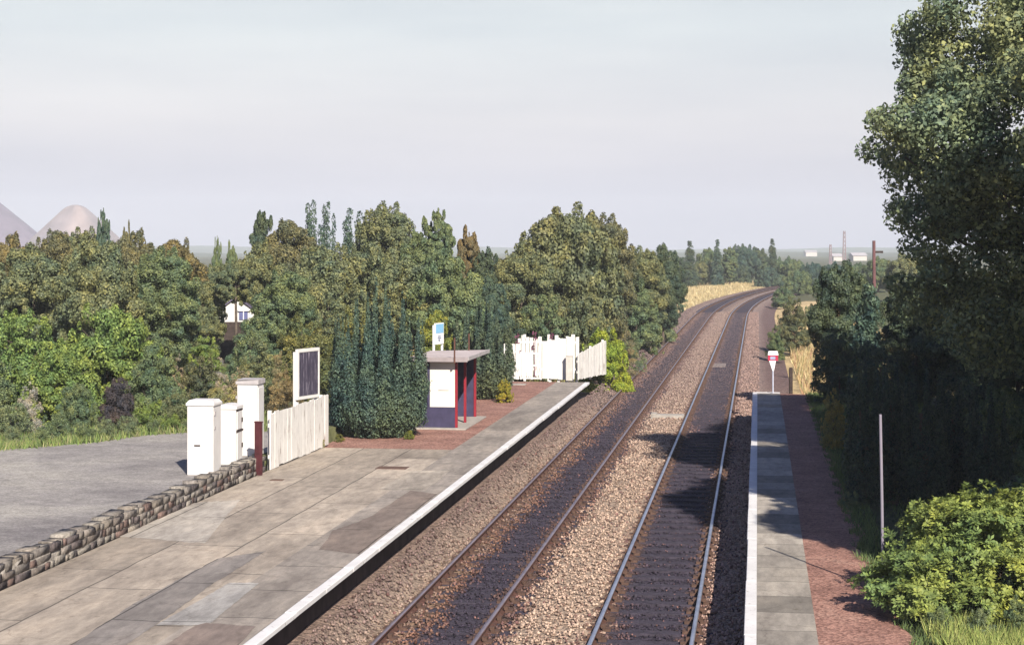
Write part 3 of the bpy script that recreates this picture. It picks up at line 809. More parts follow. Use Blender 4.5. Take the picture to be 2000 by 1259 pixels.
# narrow grey box and dark post
o = MB().box(0, .25, 0, .2, 0, .95).box(-.02, .27, -.02, .22, .95, .98).build('locker', M_plain('pale_grey_box', (.50, .47, .42), .7, .15), bevel=.005)
o.location = S(65.6, -7.42, Pz); o.rotation_euler = (0, 0, ANG); tag(o, 'narrow pale grey box standing against the tall white board panel', 'box')
# ramp fence
board_fence(S(66.0, -7.0, .9), ANG - .085, 6.4, 1.02, 'white picket fence running down the ramp beyond the left platform', WHITE_WORN, .04, seed=12, bw=.2, gap=.03, topfun=lambda u: .24 * u, dropfun=lambda u: -.25 * u, name='picket_fence')
board_fence(S(69.6, -9.9, .75), RX + .05, 2.6, 1.72, 'broken white board fence behind the small gate, with uneven tops', WHITE_WORN, .16, seed=15, bw=.17, gap=.03, missing=.28)

# ------------------------------------------------------------------ right platform sign, posts
p = W(1505, 765, .9)
r = empty('warning_sign', (p[0], 60.2, .9), 0, 'small white topped sign with red panel on a thin post at the right platform end', 'sign')
mb = MB(); mb.tube([(0, 0, -.1), (0, 0, 1.05)], [.028, .028]); mb.build('post', M_plain('sign_post', (.45, .47, .55), .6, .15), r)
mb = MB(); mb.frustum(-.19, .19, -.05, .05, 1.36, 1.50, .03); mb.build('hood', SB, r, bevel=.004)
mb = MB(); mb.box(-.18, .18, -.03, .01, 1.16, 1.36); mb.build('red_panel', M_plain('sign_red', (.42, .03, .07), .5, .1), r)
mb = MB(); mb.box(-.10, .08, -.036, -.03, 1.20, 1.31); mb.build('mark', M_plain('mark', (.30, .32, .45), .6, .1), r)
mb = MB()
v0 = len(mb.v); mb.v += [(-.02, -.03, .80), (.03, -.03, .80), (.03, .02, .80), (-.02, .02, .80), (-.14, -.03, 1.158), (.10, -.03, 1.158), (.10, .02, 1.158), (-.14, .02, 1.158)]
for q in ((3, 2, 1, 0), (4, 5, 6, 7), (0, 1, 5, 4), (1, 2, 6, 5), (2, 3, 7, 6), (3, 0, 4, 7)): mb.f.append(tuple(v0 + i for i in q)); mb.m.append(0)
mb.build('bracket', SB, r)
mb = MB(); mb.box(-.06, .06, -.06, .06, -.8, .85); mb.frustum(-.06, .06, -.06, .06, .85, .89, .02)
o = mb.build('fence_post', DARKWOOD, bevel=.008); o.location = S(61.4, 1.17, .9); tag(o, 'short dark timber post behind the red and white sign', 'post')
# low handrail uprights at platform end
mb = MB()
for x in (-.05, .28): mb.tube([(x, 0, -.6), (x, 0, .28)], [.02, .02], 6)
mb.tube([(-.05, 0, -.25), (.28, 0, -.25)], [.015, .015], 6)
o = mb.build('step_rail', M_plain('pale_pipe', (.5, .42, .38), .6)); o.location = S(61.3, .02, .65); tag(o, 'pair of short pale steel stakes at the right platform end', 'stakes')

mb = MB(); mb.tube([(0, 0, -.2), (-.02, .0, 1.3), (-.045, 0, 2.64)], [.024, .023, .022], 10)
o = mb.build('marker_post', M_paint('shaded_post_paint', (.24, .22, .26), (.28, .2, .2), .60, 3, .3)); o.location = (5.56, 25.3, .9)  # shade on the white post is put into its darker paint colour
tag(o, 'tall thin pole with shade in its colour beside the red ash path on the right', 'pole')

# concrete blocks between the tracks
o = MB().box(-.45, .75, -.28, .28, -.25, -.09).box(-.45, -.25, -.28, .28, -.09, -.04).build('trough_cover', CONC, bevel=.012)
p = W(1296, 812, -.05); o.location = (p[0], p[1], .10); o.rotation_euler = (0, 0, ANG); tag(o, 'pale concrete block lying between the two tracks', 'concrete block')
o = MB().box(-.4, .4, -1.3, 1.3, -.2, -.125).build('crossing_board', M_plain('weathered_board', (.24, .20, .18), .9, .3, 6), bevel=.01)
p = W(1403, 712, -.12); o.location = (p[0], p[1], 0); o.rotation_euler = (0, 0, ANG); tag(o, 'flat grey board lying between the rails of the right track', 'board')

# ------------------------------------------------------------------ vegetation
def leaves(P, N, L, Wd, rg, jit=.6, vertical=0.0):
    """rhombic leaves at points P with normals N"""
    n = len(P)
    N = N + rg.normal(size=(n, 3)) * jit
    N /= np.linalg.norm(N, axis=1, keepdims=True) + 1e-9
    T = rg.normal(size=(n, 3))
    if vertical: T = T * (1 - vertical) + np.array([0, 0, 1.0]) * vertical * 2
    U = T - N * np.sum(T * N, 1, keepdims=True); U /= np.linalg.norm(U, axis=1, keepdims=True) + 1e-9
    Vv = np.cross(N, U)
    l = (L * rg.uniform(.6, 1.35, n))[:, None] * .5; w_ = (Wd * rg.uniform(.6, 1.3, n))[:, None] * .5
    bend = N * l * .25
    V = np.stack([P - U * l - bend, P - Vv * w_, P + U * l - bend, P + Vv * w_], 1).reshape(-1, 3)
    Q = np.arange(4 * n).reshape(-1, 4)
    return V, Q
def lobe_cloud(C, R, per, rg, centre, spread=(.72, 1.16), out_bias=.4):
    """points spread over the shells of many lobes; C centres, R radii (n,3)"""
    n = len(C); cnt = np.maximum(8, (per * (R.prod(1) ** (2 / 3.)) / np.mean(R.prod(1) ** (2 / 3.))).astype(int))
    idx = np.repeat(np.arange(n), cnt); m = len(idx)
    d = rg.normal(size=(m, 3)); d /= np.linalg.norm(d, axis=1, keepdims=True)
    o = C[idx] - centre; o /= np.linalg.norm(o, axis=1, keepdims=True) + 1e-6
    d = d + o * out_bias + np.array([0, 0, .15]); d /= np.linalg.norm(d, axis=1, keepdims=True)
    rr = rg.uniform(spread[0], spread[1], m)[:, None]
    P = C[idx] + d * R[idx] * rr
    return P, d
def crown_mesh(name, rg, H0, H1, rx, nl, per, L, Wd, shape='round', lobe=.28, jit=.45, wisps=20):
    cz = (H0 + H1) / 2; hz = (H1 - H0) / 2
    C = []; R = []
    k = 0
    while len(C) < nl and k < 20000:
        k += 1
        d = rg.normal(size=3); d /= np.linalg.norm(d)
        if shape == 'round':
            r = rg.uniform(.5, .9); p = d * r
            f = 1.0 if p[2] > -.3 else .9
            w_ = 1 + .14 * math.sin(3 * math.atan2(p[1], p[0]) + 1.3) + .1 * math.sin(5 * p[2] * 2 + 2)
            pos = np.array([p[0] * rx * w_ * f, p[1] * rx * w_ * f, cz + p[2] * hz])
        elif shape == 'cone':
            u = rg.uniform(0, .94); rad = (1 - u) ** .8 * rx * rg.uniform(.35, .82); a = rg.uniform(0, 2 * math.pi)
            pos = np.array([rad * math.cos(a), rad * math.sin(a), H0 + u * (H1 - H0)])
        elif shape == 'mound':
            d[2] = abs(d[2]); r = rg.uniform(.45, .86)
            pos = np.array([d[0] * r * rx, d[1] * r * rx, H0 + d[2] * r * (H1 - H0)])
        sc = lobe * rx * rg.uniform(.45, 1.3)
        if shape == 'cone': sc *= .45 + .75 * (1 - u)
        C.append(pos); R.append([sc, sc, sc * rg.uniform(.6, .95)])
    for _ in range(wisps):       # sprays that break the outline
        d = rg.normal(size=3); d /= np.linalg.norm(d); d[2] = abs(d[2]) * .9 if shape != 'round' else d[2]
        if shape == 'cone': continue
        r = rg.uniform(.84, .99)
        pos = np.array([d[0] * r * rx, d[1] * r * rx, (cz + d[2] * r * hz) if shape == 'round' else H0 + d[2] * r * (H1 - H0)])
        sc = lobe * rx * rg.uniform(.15, .5); C.append(pos); R.append([sc, sc, sc * (1.3 if d[2] < .3 else 2.3)])
    C = np.array(C); R = np.array(R)
    P, d = lobe_cloud(C, R, per, rg, np.array([0, 0, cz if shape == 'round' else H0]))
    P[:, 2] = np.maximum(P[:, 2], .02)
    V, Q = leaves(P, d, L, Wd, rg, jit)
    return npmesh(name, V, Q, [LEAF])
def trunk_mesh(name, H0, H1, rx, r0, rg, limbs=7):
    mb = MB(); top = (rg.uniform(-.1, .1) * rx, rg.uniform(-.1, .1) * rx, H0 + (H1 - H0) * .75)
    mid = (rg.uniform(-.05, .05) * rx, rg.uniform(-.05, .05) * rx, H0 + (H1 - H0) * .3)
    mb.tube([(0, 0, -.3), (0.02, 0, H0 * .5 + .1), mid, top], [r0 * 1.3, r0, r0 * .7, r0 * .15], 8)
    for k in range(limbs):
        a = rg.uniform(0, 2 * math.pi); u = rg.uniform(.1, .6); z = H0 + (H1 - H0) * u * .9
        q = rx * rg.uniform(.5, .8); e = (q * math.cos(a), q * math.sin(a), z + (H1 - H0) * rg.uniform(.12, .3))
        mdl = (e[0] * .45, e[1] * .45, z + (e[2] - z) * .35)
        mb.tube([(0, 0, z), mdl, e], [r0 * .4, r0 * .25, r0 * .06], 5)
    me = bpy.data.meshes.new(name); me.from_pydata(mb.v, [], mb.f); me.materials.append(BARK)
    for p in me.polygons: p.use_smooth = True
    return me
PROTO = {}
BUCK = [1.0, 1.5, 2.1, 2.9, 3.9, 5.4]
def proto(kind, asp):
    """(crown mesh, trunk mesh, height, half width); a mesh per kind and per slimness so that nothing is stretched"""
    base = kind.rstrip('0123456789')
    bk = min(BUCK, key=lambda q: abs(math.log(q / asp))) if base not in ('poplar',) else 0
    key = (kind, bk)
    if key in PROTO: return PROTO[key]
    rg = np.random.RandomState((sum(map(ord, kind)) * 7 + int(bk * 10) * 13) % 9973)
    if base in ('oak', 'birch'):
        rx = 1.9 if base == 'oak' else 1.3; h = rx * bk
        shp = 'round' if bk > 1.6 else 'mound'; nl = int((70 if base == 'oak' else 42) * (.6 + .42 * bk))
        c = crown_mesh('crown', rg, .1 * h if bk > 1.6 else 0, h, rx, nl, 330, .115, .078, shp, .24, wisps=int(40 + 14 * bk)); tr = trunk_mesh('trunk', .14 * h, h, rx, .12, rg); hw = rx * 1.08; h *= 1.02
    elif base == 'highcrown': rx = 1.7; h = rx * bk; c = crown_mesh('crown', rg, .60 * h, h, rx, 40, 300, .115, .078, 'round', .24, wisps=40); tr = trunk_mesh('trunk', .62 * h, h, rx, .12, rg); hw = rx * 1.08; h *= 1.02
    elif base == 'shrub':  rx = 1.7; h = rx * bk; c = crown_mesh('foliage', rg, 0.0, h, rx, int(45 * (.6 + .4 * bk)), 260, .115, .07, 'mound', .23, wisps=44); tr = trunk_mesh('stem', .1 * h, h, rx, .06, rg, 9); hw = rx * 1.06; h *= 1.03
    elif base == 'hawthorn': rx = 2.0; h = rx * bk; c = crown_mesh('foliage', rg, 0.0, h, rx, int(60 * (.6 + .4 * bk)), 290, .11, .072, 'mound', .21, wisps=50); tr = trunk_mesh('stem', .1 * h, h, rx, .07, rg, 9); hw = rx * 1.05; h *= 1.03
    elif base == 'weed':   rx = .7; h = rx * bk; c = crown_mesh('foliage', rg, 0.0, h, rx, int(18 * (.6 + .4 * bk)), 110, .10, .022, 'mound', .26, .9, wisps=26); tr = trunk_mesh('stem', .1 * h, h, rx, .012, rg, 10); hw = rx * 1.1; h *= 1.05
    elif base == 'conifer': rx = 1.6; h = rx * bk; c = crown_mesh('crown', rg, .04 * h, h, rx, int(45 * (.5 + .35 * bk)), 150, .2, .08, 'cone', .36); tr = trunk_mesh('trunk', .08 * h, h, rx * .7, .12, rg, 4); hw = rx * 1.02; h *= 1.02
    elif base == 'poplar':
        C = []; R = []
        for q in range(4):
            a = q * 1.7 + .3; x, y = .45 * math.cos(a) * (q > 0), .45 * math.sin(a) * (q > 0); top = [9, 8.2, 8.8, 7.4][q]
            for k in range(15):
                z = 1.5 + (top - 1.5) * k / 14; C.append([x * (1 + k * .07) + rg.uniform(-.09, .09), y * (1 + k * .07) + rg.uniform(-.09, .09), z]); rr_ = .36 * (1.1 - .55 * abs(k / 14 - .45)); R.append([rr_, rr_, .5])
        P, d = lobe_cloud(np.array(C), np.array(R), 85, rg, np.array([0, 0, 4.])); V, Q = leaves(P, d, .19, .13, rg, .7); c = npmesh('crown', V, Q, [LEAF])
        tr = trunk_mesh('trunk', 1.5, 9, .5, .1, rg, 6); h, hw = 9.2, 1.0
    PROTO[key] = (c, tr, h, hw); return PROTO[key]
vn = {'highcrown': ('broadleaf_tree', 'crown', 'trunk', 'tree'), 'oak': ('broadleaf_tree', 'crown', 'trunk', 'tree'), 'shrub': ('shrub', 'foliage', 'stem', 'shrub'), 'hawthorn': ('bush', 'foliage', 'stem', 'bush'), 'weed': ('weed_clump', 'foliage', 'stem', 'plant'),
      'conifer': ('conifer_tree', 'crown', 'trunk', 'tree'), 'birch': ('birch_tree', 'crown', 'trunk', 'tree'), 'poplar': ('poplar_tree', 'crown', 'trunk', 'tree')}
rgp = random.Random(11)
def plant(kind, px, top, Y, hwpx, bz, col, label, group=None, dens=None):
    nm = vn[kind.rstrip('0123456789')]
    X = (px - CX) * Y / F
    ht = H + (HY - top) * Y / F - bz; hwm = hwpx * Y / F
    if kind[:3] == 'oak': hwm = max(hwm, ht / 4.2)
    c, tr, h, hw = proto(kind, ht / hwm)
    r = empty(nm[0], (X, Y, bz), rgp.uniform(0, 6.28), label, nm[3], group)
    r.scale = (hwm / hw, hwm / hw, ht / h)
    a = link(nm[1], c, r); a.color = (*col, 1)
    b = link(nm[2], tr, r)
    return r
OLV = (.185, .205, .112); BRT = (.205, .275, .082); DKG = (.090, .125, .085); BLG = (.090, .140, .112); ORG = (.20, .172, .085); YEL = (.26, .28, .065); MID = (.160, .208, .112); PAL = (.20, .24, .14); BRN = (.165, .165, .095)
GL_ = 'trees and bushes behind the left platform'
GF_ = 'distant trees beyond the curve of the line'
veg = [
 # bright bushes beyond the yard
 ('hawthorn1', 45, 572, 50, 115, 1.0, BRT, 'large bright green bush at the far left beyond the yard'),
 ('hawthorn2', 215, 548, 49.5, 118, 1.0, BRT, 'largest bright green bush, with a rounded top, behind the tarmac yard'),
 ('hawthorn3', -35, 640, 46.5, 80, 1.0, MID, 'dull green bush cut by the left edge of the photo'),
 ('hawthorn2', 118, 640, 46.8, 95, 1.0, BRT, 'bright green bush in front of the two largest ones at the yard edge'),
 ('hawthorn1', 300, 640, 47.6, 68, 1.0, MID, 'mid green bush at the right end of the bright bushes by the yard'),
 ('shrub1', 232, 716, 44.6, 42, 1.1, (.085, .07, .08), 'dark purplish shrub at the edge of the tarmac yard'),
 ('hawthorn3', 150, 735, 44.9, 48, 1.1, MID, 'small mid green bush left of the purplish shrub'),
 ('weed1', 58, 718, 43.8, 34, 1.1, (.42, .39, .36), 'pale grey seeding weeds at the far left of the yard edge'),
 ('weed2', 20, 770, 43.0, 50, 1.1, PAL, 'pale green weeds below the seeding weeds at far left'),
 ('weed2', 110, 800, 42.6, 50, 1.1, MID, 'low green weeds at the yard edge below the small green bush'),
 ('weed1', 290, 760, 44.8, 44, 1.1, BRT, 'bright green weeds right of the dark purplish shrub'),
 ('weed3', 345, 745, 45.0, 40, 1.1, OLV, 'olive weeds just left of the nearest white cabinet'),
 ('shrub2', 392, 672, 48.5, 54, 1.1, (.135, .145, .085), 'grey green broom bush above the nearest white cabinet'),
 ('weed3', 345, 672, 50.5, 34, 1.1, (.42, .33, .23), 'straw coloured weeds left of the grey green broom bush'),
 ('weed1', 470, 688, 47.6, 40, 1.1, (.40, .33, .22), 'pale straw weeds right of the grey green broom bush'),
 ('weed2', 430, 672, 49.5, 24, 1.1, (.48, .40, .33), 'pinkish seeding weeds behind the broom bush'),
 ('weed3', 545, 660, 48.2, 30, 1.1, (.34, .27, .15), 'tawny weeds left of the poster board'),
 ('weed1', 440, 720, 47.0, 44, 1.1, (.34, .31, .14), 'yellowish weeds between the broom bush and the tallest cabinet'),
 ('highcrown1', 462, 505, 70, 46, .6, OLV, 'olive tree whose crown hangs over the gable of the white house'),
 ('oak2', 398, 545, 71, 22, .6, OLV, 'slim olive tree hiding the left side of the white house'),
 ('hawthorn3', 492, 628, 60, 60, 1.0, MID, 'mid green bush right below the white house'),
 ('shrub1', 506, 628, 50.0, 50, 1.0, OLV, 'olive shrub behind the tallest white cabinet'),
 ('weed2', 560, 705, 46.8, 46, 1.0, (.26, .20, .11), 'brownish weeds behind the white board fence'),
 ('shrub2', 402, 634, 57, 44, .9, BRT, 'small bright shrub in front of the dark shed below the house'),
 ('hawthorn1', 590, 590, 55, 75, .8, (.16, .17, .07), 'yellowish green bush behind the poster board'),
 ('hawthorn2', 690, 575, 56, 70, .8, (.18, .185, .07), 'yellowish green bush just left above the tall yew'),
 ('hawthorn3', 850, 572, 60, 62, .8, YEL, 'yellow green bush behind the shelter sign'),
 # mid and back rows
 ('oak1', 60, 478, 68, 95, .6, OLV, 'dark olive tree above the bright bush at the far left'),
 ('oak2', 190, 470, 66, 90, .6, OLV, 'olive tree behind the largest bright green bush'),
 ('oak3', 320, 478, 68, 80, .5, MID, 'mid green tree above and left of the white house'),
 ('oak1', 20, 455, 80, 62, .5, ORG, 'orange tinted tree at the left edge below the left spoil heap'),
 ('oak2', 105, 445, 82, 46, .5, BRN, 'brownish tree below the rounded spoil heap'),
 ('oak3', 165, 440, 84, 40, .5, OLV, 'olive tree right in front of the rounded spoil heap'),
 ('birch1', 201, 396, 84, 19, .5, BLG, 'thin spindly tree standing clear against the sky right of the spoil heap'),
 ('oak1', 262, 448, 80, 58, .5, BRN, 'brown tipped tree right of the spindly tree'),
 ('birch2', 247, 424, 86, 15, .5, BRN, 'small pointed treetop right of the spindly tree'),
 ('oak2', 345, 462, 79, 44, .5, ORG, 'orange tinted tree left of the gap in the skyline'),
 ('oak3', 430, 512, 86, 60, .5, OLV, 'olive tree below the gap in the skyline, above the house'),
 ('birch1', 425, 452, 90, 11, .5, MID, 'thin pale treetop at the gap in the skyline'),
 ('birch2', 452, 464, 92, 14, .5, MID, 'second thin treetop just right of the gap in the skyline'),
 ('oak1', 505, 470, 78, 62, .5, OLV, 'dark olive tree above the white house'),
 ('birch3', 517, 404, 84, 34, .5, DKG, 'dark leaning treetop left of the brown topped tree'),
 ('oak2', 565, 424, 83, 50, .5, BRN, 'brown topped tree left of the poplars'),
 ('poplar1', 613, 400, 96, 18, .5, BLG, 'blue green poplar with two thin spires against the sky'),
 ('poplar2', 640, 403, 97, 15, .5, BLG, 'slim poplar right beside the two-spired one'),
 ('poplar1', 682, 415, 95, 22, .5, BLG, 'pale poplar left of the tallest olive tree'),
 ('oak3', 755, 390, 86, 76, .5, OLV, 'tallest olive tree on the left skyline'),
 ('birch1', 852, 396, 84, 40, .5, MID, 'pointed light green tree right of the tallest olive tree'),
 ('oak1', 820, 450, 84, 58, .5, MID, 'green tree below the pointed light green tree'),
 ('birch2', 915, 434, 84, 30, .5, (.19, .15, .08), 'small brown tinted tree at the right end of the left wood'),
 ('oak2', 640, 478, 74, 85, .5, OLV, 'olive tree in the middle of the wood below the poplars'),
 ('oak3', 760, 490, 72, 95, .5, OLV, 'broad olive tree above the tall yew'),
 ('oak1', 870, 495, 71, 80, .5, MID, 'mid green tree above the shelter'),
 ('oak2', 560, 525, 66, 70, .5, MID, 'dark green tree right of the white house'),
 ('shrub1', 660, 540, 62, 62, .6, OLV, 'olive bush between the wood and the yellowish bushes'),
 ('oak3', 945, 480, 84, 50, .5, DKG, 'dark tree filling the gap left of the domed tree'),
 ('oak1', 955, 540, 74, 48, .4, BLG, 'blue green tree just above the second yew'),
 # domed tree and its neighbours
 ('oak2', 1105, 418, 84, 122, .2, (.18, .19, .10), 'great domed olive brown tree left of the curving line'),
 ('oak3', 1180, 413, 88, 44, .2, BRN, 'brown topped tree forming the right shoulder of the domed tree'),
 ('oak1', 1020, 468, 80, 70, .2, OLV, 'olive tree at the left shoulder of the domed tree'),
 ('shrub2', 1060, 545, 76, 66, .2, MID, 'green bush at the foot of the domed tree'),
 ('shrub1', 1150, 545, 79, 58, .1, OLV, 'olive bush low at the right foot of the domed tree'),
 ('hawthorn3', 1165, 530, 84, 30, .1, BRT, 'bright green patch of bush in the middle of the domed tree'),
 ('shrub3', 1000, 600, 72, 42, .2, DKG, 'dark bush right behind the broken white boards'),
 ('hawthorn1', 1178, 622, 73.5, 60, -.1, (.30, .36, .05), 'small vivid yellow green bush behind the picket fence'),
 ('oak3', 1250, 478, 100, 60, .0, OLV, 'olive tree right of the domed tree'),
 ('oak1', 1295, 476, 108, 44, .0, DKG, 'dark tree on the skyline right of the domed tree'),
 ('hawthorn2', 1240, 520, 98, 62, .0, MID, 'green bush at the lineside right below the domed tree'),
 ('hawthorn3', 1285, 540, 112, 42, .0, PAL, 'pale green bush beside the left track before the dry bank'),
 ('hawthorn1', 1296, 548, 140, 30, .0, PAL, 'pale green bush at the near end of the dry grass bank'),
 ('shrub1', 1322, 540, 178, 24, .0, PAL, 'grey green bush halfway along the dry grass bank'),
 ('weed1', 1225, 625, 80, 24, -.2, (.30, .25, .15), 'tall straw coloured weeds beside the left track'),
 ('weed2', 1195, 680, 74, 24, -.2, YEL, 'yellow weeds at the foot of the vivid bush'),
 ('weed3', 1245, 640, 85, 20, -.2, PAL, 'pale green weeds beside the left track near the straw weeds'),
]
vegfar = [
 ('conifer1', 1347, 465, 262, 19, DKG, 'dark rounded conifer on the skyline above the dry bank'),
 ('oak2', 1322, 500, 225, 26, DKG, 'dark tree behind the bushes of the dry bank'),
 ('conifer2', 1401, 462, 275, 15, BLG, 'small pointed conifer right of the dark rounded one'),
 ('oak1', 1385, 484, 282, 26, MID, 'green tree below the small pointed conifer'),
 ('oak3', 1372, 512, 278, 24, OLV, 'olive tree at the back of the dry grass bank'),
 ('birch1', 1425, 478, 285, 17, MID, 'pale tree left of the dark clump at the end of the line'),
 ('oak2', 1410, 508, 290, 26, PAL, 'grey green bush where the dry bank ends'),
 ('oak1', 1450, 478, 300, 34, BLG, 'dark blue green tree above the end of the dry bank'),
 ('oak3', 1478, 486, 312, 30, DKG, 'dark tree behind the end of the tracks'),
 ('oak2', 1445, 515, 296, 26, DKG, 'low dark tree in front of the blue green one at the end of the line'),
 ('conifer1', 1508, 461, 290, 15, DKG, 'tall pointed conifer above the end of the line'),
 ('oak1', 1512, 498, 300, 34, MID, 'green tree below the tall pointed conifer'),
 ('oak3', 1545, 498, 295, 36, MID, 'green tree right of the tall pointed conifer'),
 ('oak2', 1500, 520, 285, 30, BLG, 'blue green tree where the tracks vanish'),
 ('oak1', 1585, 508, 270, 34, BLG, 'blue green tree left of the two distant masts'),
 ('oak2', 1560, 525, 235, 34, MID, 'mid green tree on the inside of the curve'),
 ('oak3', 1625, 508, 280, 36, BLG, 'dark blue green tree below the first distant mast'),
 ('oak1', 1670, 508, 260, 34, MID, 'green tree below the taller distant mast'),
 ('oak2', 1715, 505, 240, 36, MID, 'green tree behind the leaning brown pole'),
 ('oak3', 1765, 500, 190, 44, OLV, 'olive tree seen beyond the leaning brown pole'),
 ('oak1', 1830, 505, 180, 44, MID, 'mid green tree far behind the great tree'),
 ('shrub1', 1530, 553, 180, 26, MID, 'dark green bush at the inside of the curve'),
 ('hawthorn2', 1549, 566, 102, 42, (.15, .16, .09), 'grey green bush in dry grass right of the line'),
 ('hawthorn1', 1515, 625, 94, 22, MID, 'low green bush left of the grey green one right of the line'),
 ('shrub2', 1590, 590, 125, 34, PAL, 'pale bush behind the grey green one right of the line'),
]
for a in veg: plant(*a, group=GL_)
for k, px, top, Y, hw, col, lab in vegfar: plant(k, px, top, Y, hw, -.1, col, lab, group=GF_)
# dark firs and shaded growth right of the line
GR_ = 'dark trees and shrubs on the right of the line'
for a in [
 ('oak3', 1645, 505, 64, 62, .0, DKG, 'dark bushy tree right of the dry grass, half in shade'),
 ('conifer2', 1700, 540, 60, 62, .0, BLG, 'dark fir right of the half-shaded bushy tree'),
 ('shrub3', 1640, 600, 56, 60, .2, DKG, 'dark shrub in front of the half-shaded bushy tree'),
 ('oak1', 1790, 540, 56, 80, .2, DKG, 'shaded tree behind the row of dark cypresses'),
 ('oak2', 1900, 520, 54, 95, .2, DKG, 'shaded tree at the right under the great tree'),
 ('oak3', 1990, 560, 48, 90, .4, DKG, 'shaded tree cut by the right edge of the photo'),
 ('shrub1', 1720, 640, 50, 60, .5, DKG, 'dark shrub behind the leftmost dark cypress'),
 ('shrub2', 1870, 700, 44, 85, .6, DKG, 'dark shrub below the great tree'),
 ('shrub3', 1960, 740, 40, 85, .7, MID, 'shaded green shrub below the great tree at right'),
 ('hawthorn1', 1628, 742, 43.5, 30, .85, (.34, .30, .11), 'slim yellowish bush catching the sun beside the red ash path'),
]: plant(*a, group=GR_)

# ---- yews and cypresses with upright spires
def spires_mesh(name, rg, spikes, L=.085, Wd=.03, dens=1.0):
    C = []; R = []
    for (x, y, z0, z1, r0) in spikes:
        n = max(5, int((z1 - z0) / (r0 * .75)))
        for k in range(n):
            u = k / (n - 1); rr_ = r0 * (.8 + .3 * math.sin(math.pi * min(1, u * 1.6))) * (1 - .90 * max(0, (u - .25) / .75) ** 1.25)
            fl = .80 + .30 * min(1, u * 3); C.append([x * fl + rg.uniform(-.25, .25) * rr_, y * fl + rg.uniform(-.25, .25) * rr_, z0 + (z1 - z0) * u])
            R.append([rr_, rr_, r0 * .95])
    C = np.array(C); R = np.array(R)
    n = len(C); cnt = (R[:, 0] * R[:, 2] * 4300 * dens).astype(int) + 10
    idx = np.repeat(np.arange(n), cnt); m = len(idx)
    d = rg.normal(size=(m, 3)); d /= np.linalg.norm(d, axis=1, keepdims=True)
    # scalloped sprays on the surface
    ph = np.sin(d[:, 0] * 9 + idx) * np.sin(d[:, 1] * 9 + idx * 2) * np.sin(d[:, 2] * 7)
    P = C[idx] + d * R[idx] * (rg.uniform(.78, 1.08, m) + .20 * ph)[:, None]
    P[:, 2] = np.maximum(P[:, 2], .03)
    V, Q = leaves(P, d + np.array([0, 0, .2]), L, Wd, rg, .5, .35)
    return npmesh(name, V, Q, [LEAF])
def yew(loc, rad, ht, col, label, seed, n=26, name='yew_tree', L=.085, Wd=.034, dens=1.0, group=None, rz=0, narrow=False):
    rg = np.random.RandomState(seed); sp = []
    if narrow:
        for k in range(n):
            a = k * 2.399; q = math.sqrt((k + .4) / n) * rad * .80
            sp.append((q * math.cos(a), q * math.sin(a), .1, ht * (1 - .3 * (q / rad) ** 2) * rg.uniform(.85, 1), rad * .36 * rg.uniform(.85, 1.15)))
    else:
        for m_, qf, h0 in ((3, .12, 1.0), (8, .46, .93), (14, .80, .78)):
            for k in range(m_):
                a = (k + .5 * (m_ == 8) + rg.uniform(-.16, .16)) * 2 * math.pi / m_; q = rad * qf
                sp.append((q * math.cos(a), q * math.sin(a), .15 + .3 * (qf > .6), ht * h0 * rg.uniform(.88, 1.05), rad * .185 * rg.uniform(.9, 1.12)))
        for k in range(24):
            a = k * 2 * math.pi / 24 + rg.uniform(-.1, .1); q = rad * .76
            sp.append((q * math.cos(a), q * math.sin(a), .2 + rg.uniform(0, .15), ht * rg.uniform(.28, .46), rad * .19))
        for k in range(8): sp.append((rad * .3 * math.cos(k), rad * .3 * math.sin(k), .2, ht * .6, rad * .28))
    r = empty(name, loc, rz, label, 'tree', group)
    a = link('foliage', spires_mesh('foliage', rg, sp, L, Wd, dens), r); a.color = (*col, 1)
    mb = MB(); mb.tube([(0, 0, -.2), (0, 0, ht * .6)], [.14, .05], 7)
    for k in range(6):
        t_ = k * 1.05; mb.tube([(0, 0, .15), (rad * .4 * math.cos(t_), rad * .4 * math.sin(t_), ht * .4)], [.07, .02], 5)
    mb.build('trunk', BARK, r)
    return r
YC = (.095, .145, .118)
yew((-3.66, 46.5, .9), 1.36, 4.05, YC, 'tall dense dark green yew of many upright spires left of the shelter', 3, 30)
yew((-1.02, 58.3, .9), 1.10, 3.35, (.105, .14, .10), 'smaller dark yew behind the far end of the shelter', 5, 22, dens=.7, L=.10, Wd=.04)
GC_ = 'row of dark cypresses in shade on the right'
cyp = [(1682, 676, 34.0, .42, 'first dark cypress from the left with sunlit tip beside the thin pole'), (1742, 668, 35.0, .50, 'second dark cypress from the left in the shaded row'),
       (1800, 690, 34.5, .55, 'third dark cypress from the left in the shaded row'), (1862, 720, 35.5, .55, 'fourth dark cypress from the left in the shaded row'),
       (1925, 760, 34.5, .55, 'fifth dark cypress, at the right end of the shaded row')]
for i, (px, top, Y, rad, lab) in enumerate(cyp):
    yew(((px - CX) * Y / F, Y, .85), rad, H + (HY - top) * Y / F - .85, (.06, .095, .075), lab, 20 + i, 9, 'cypress_tree', .08, .03, .8, GC_, narrow=True)

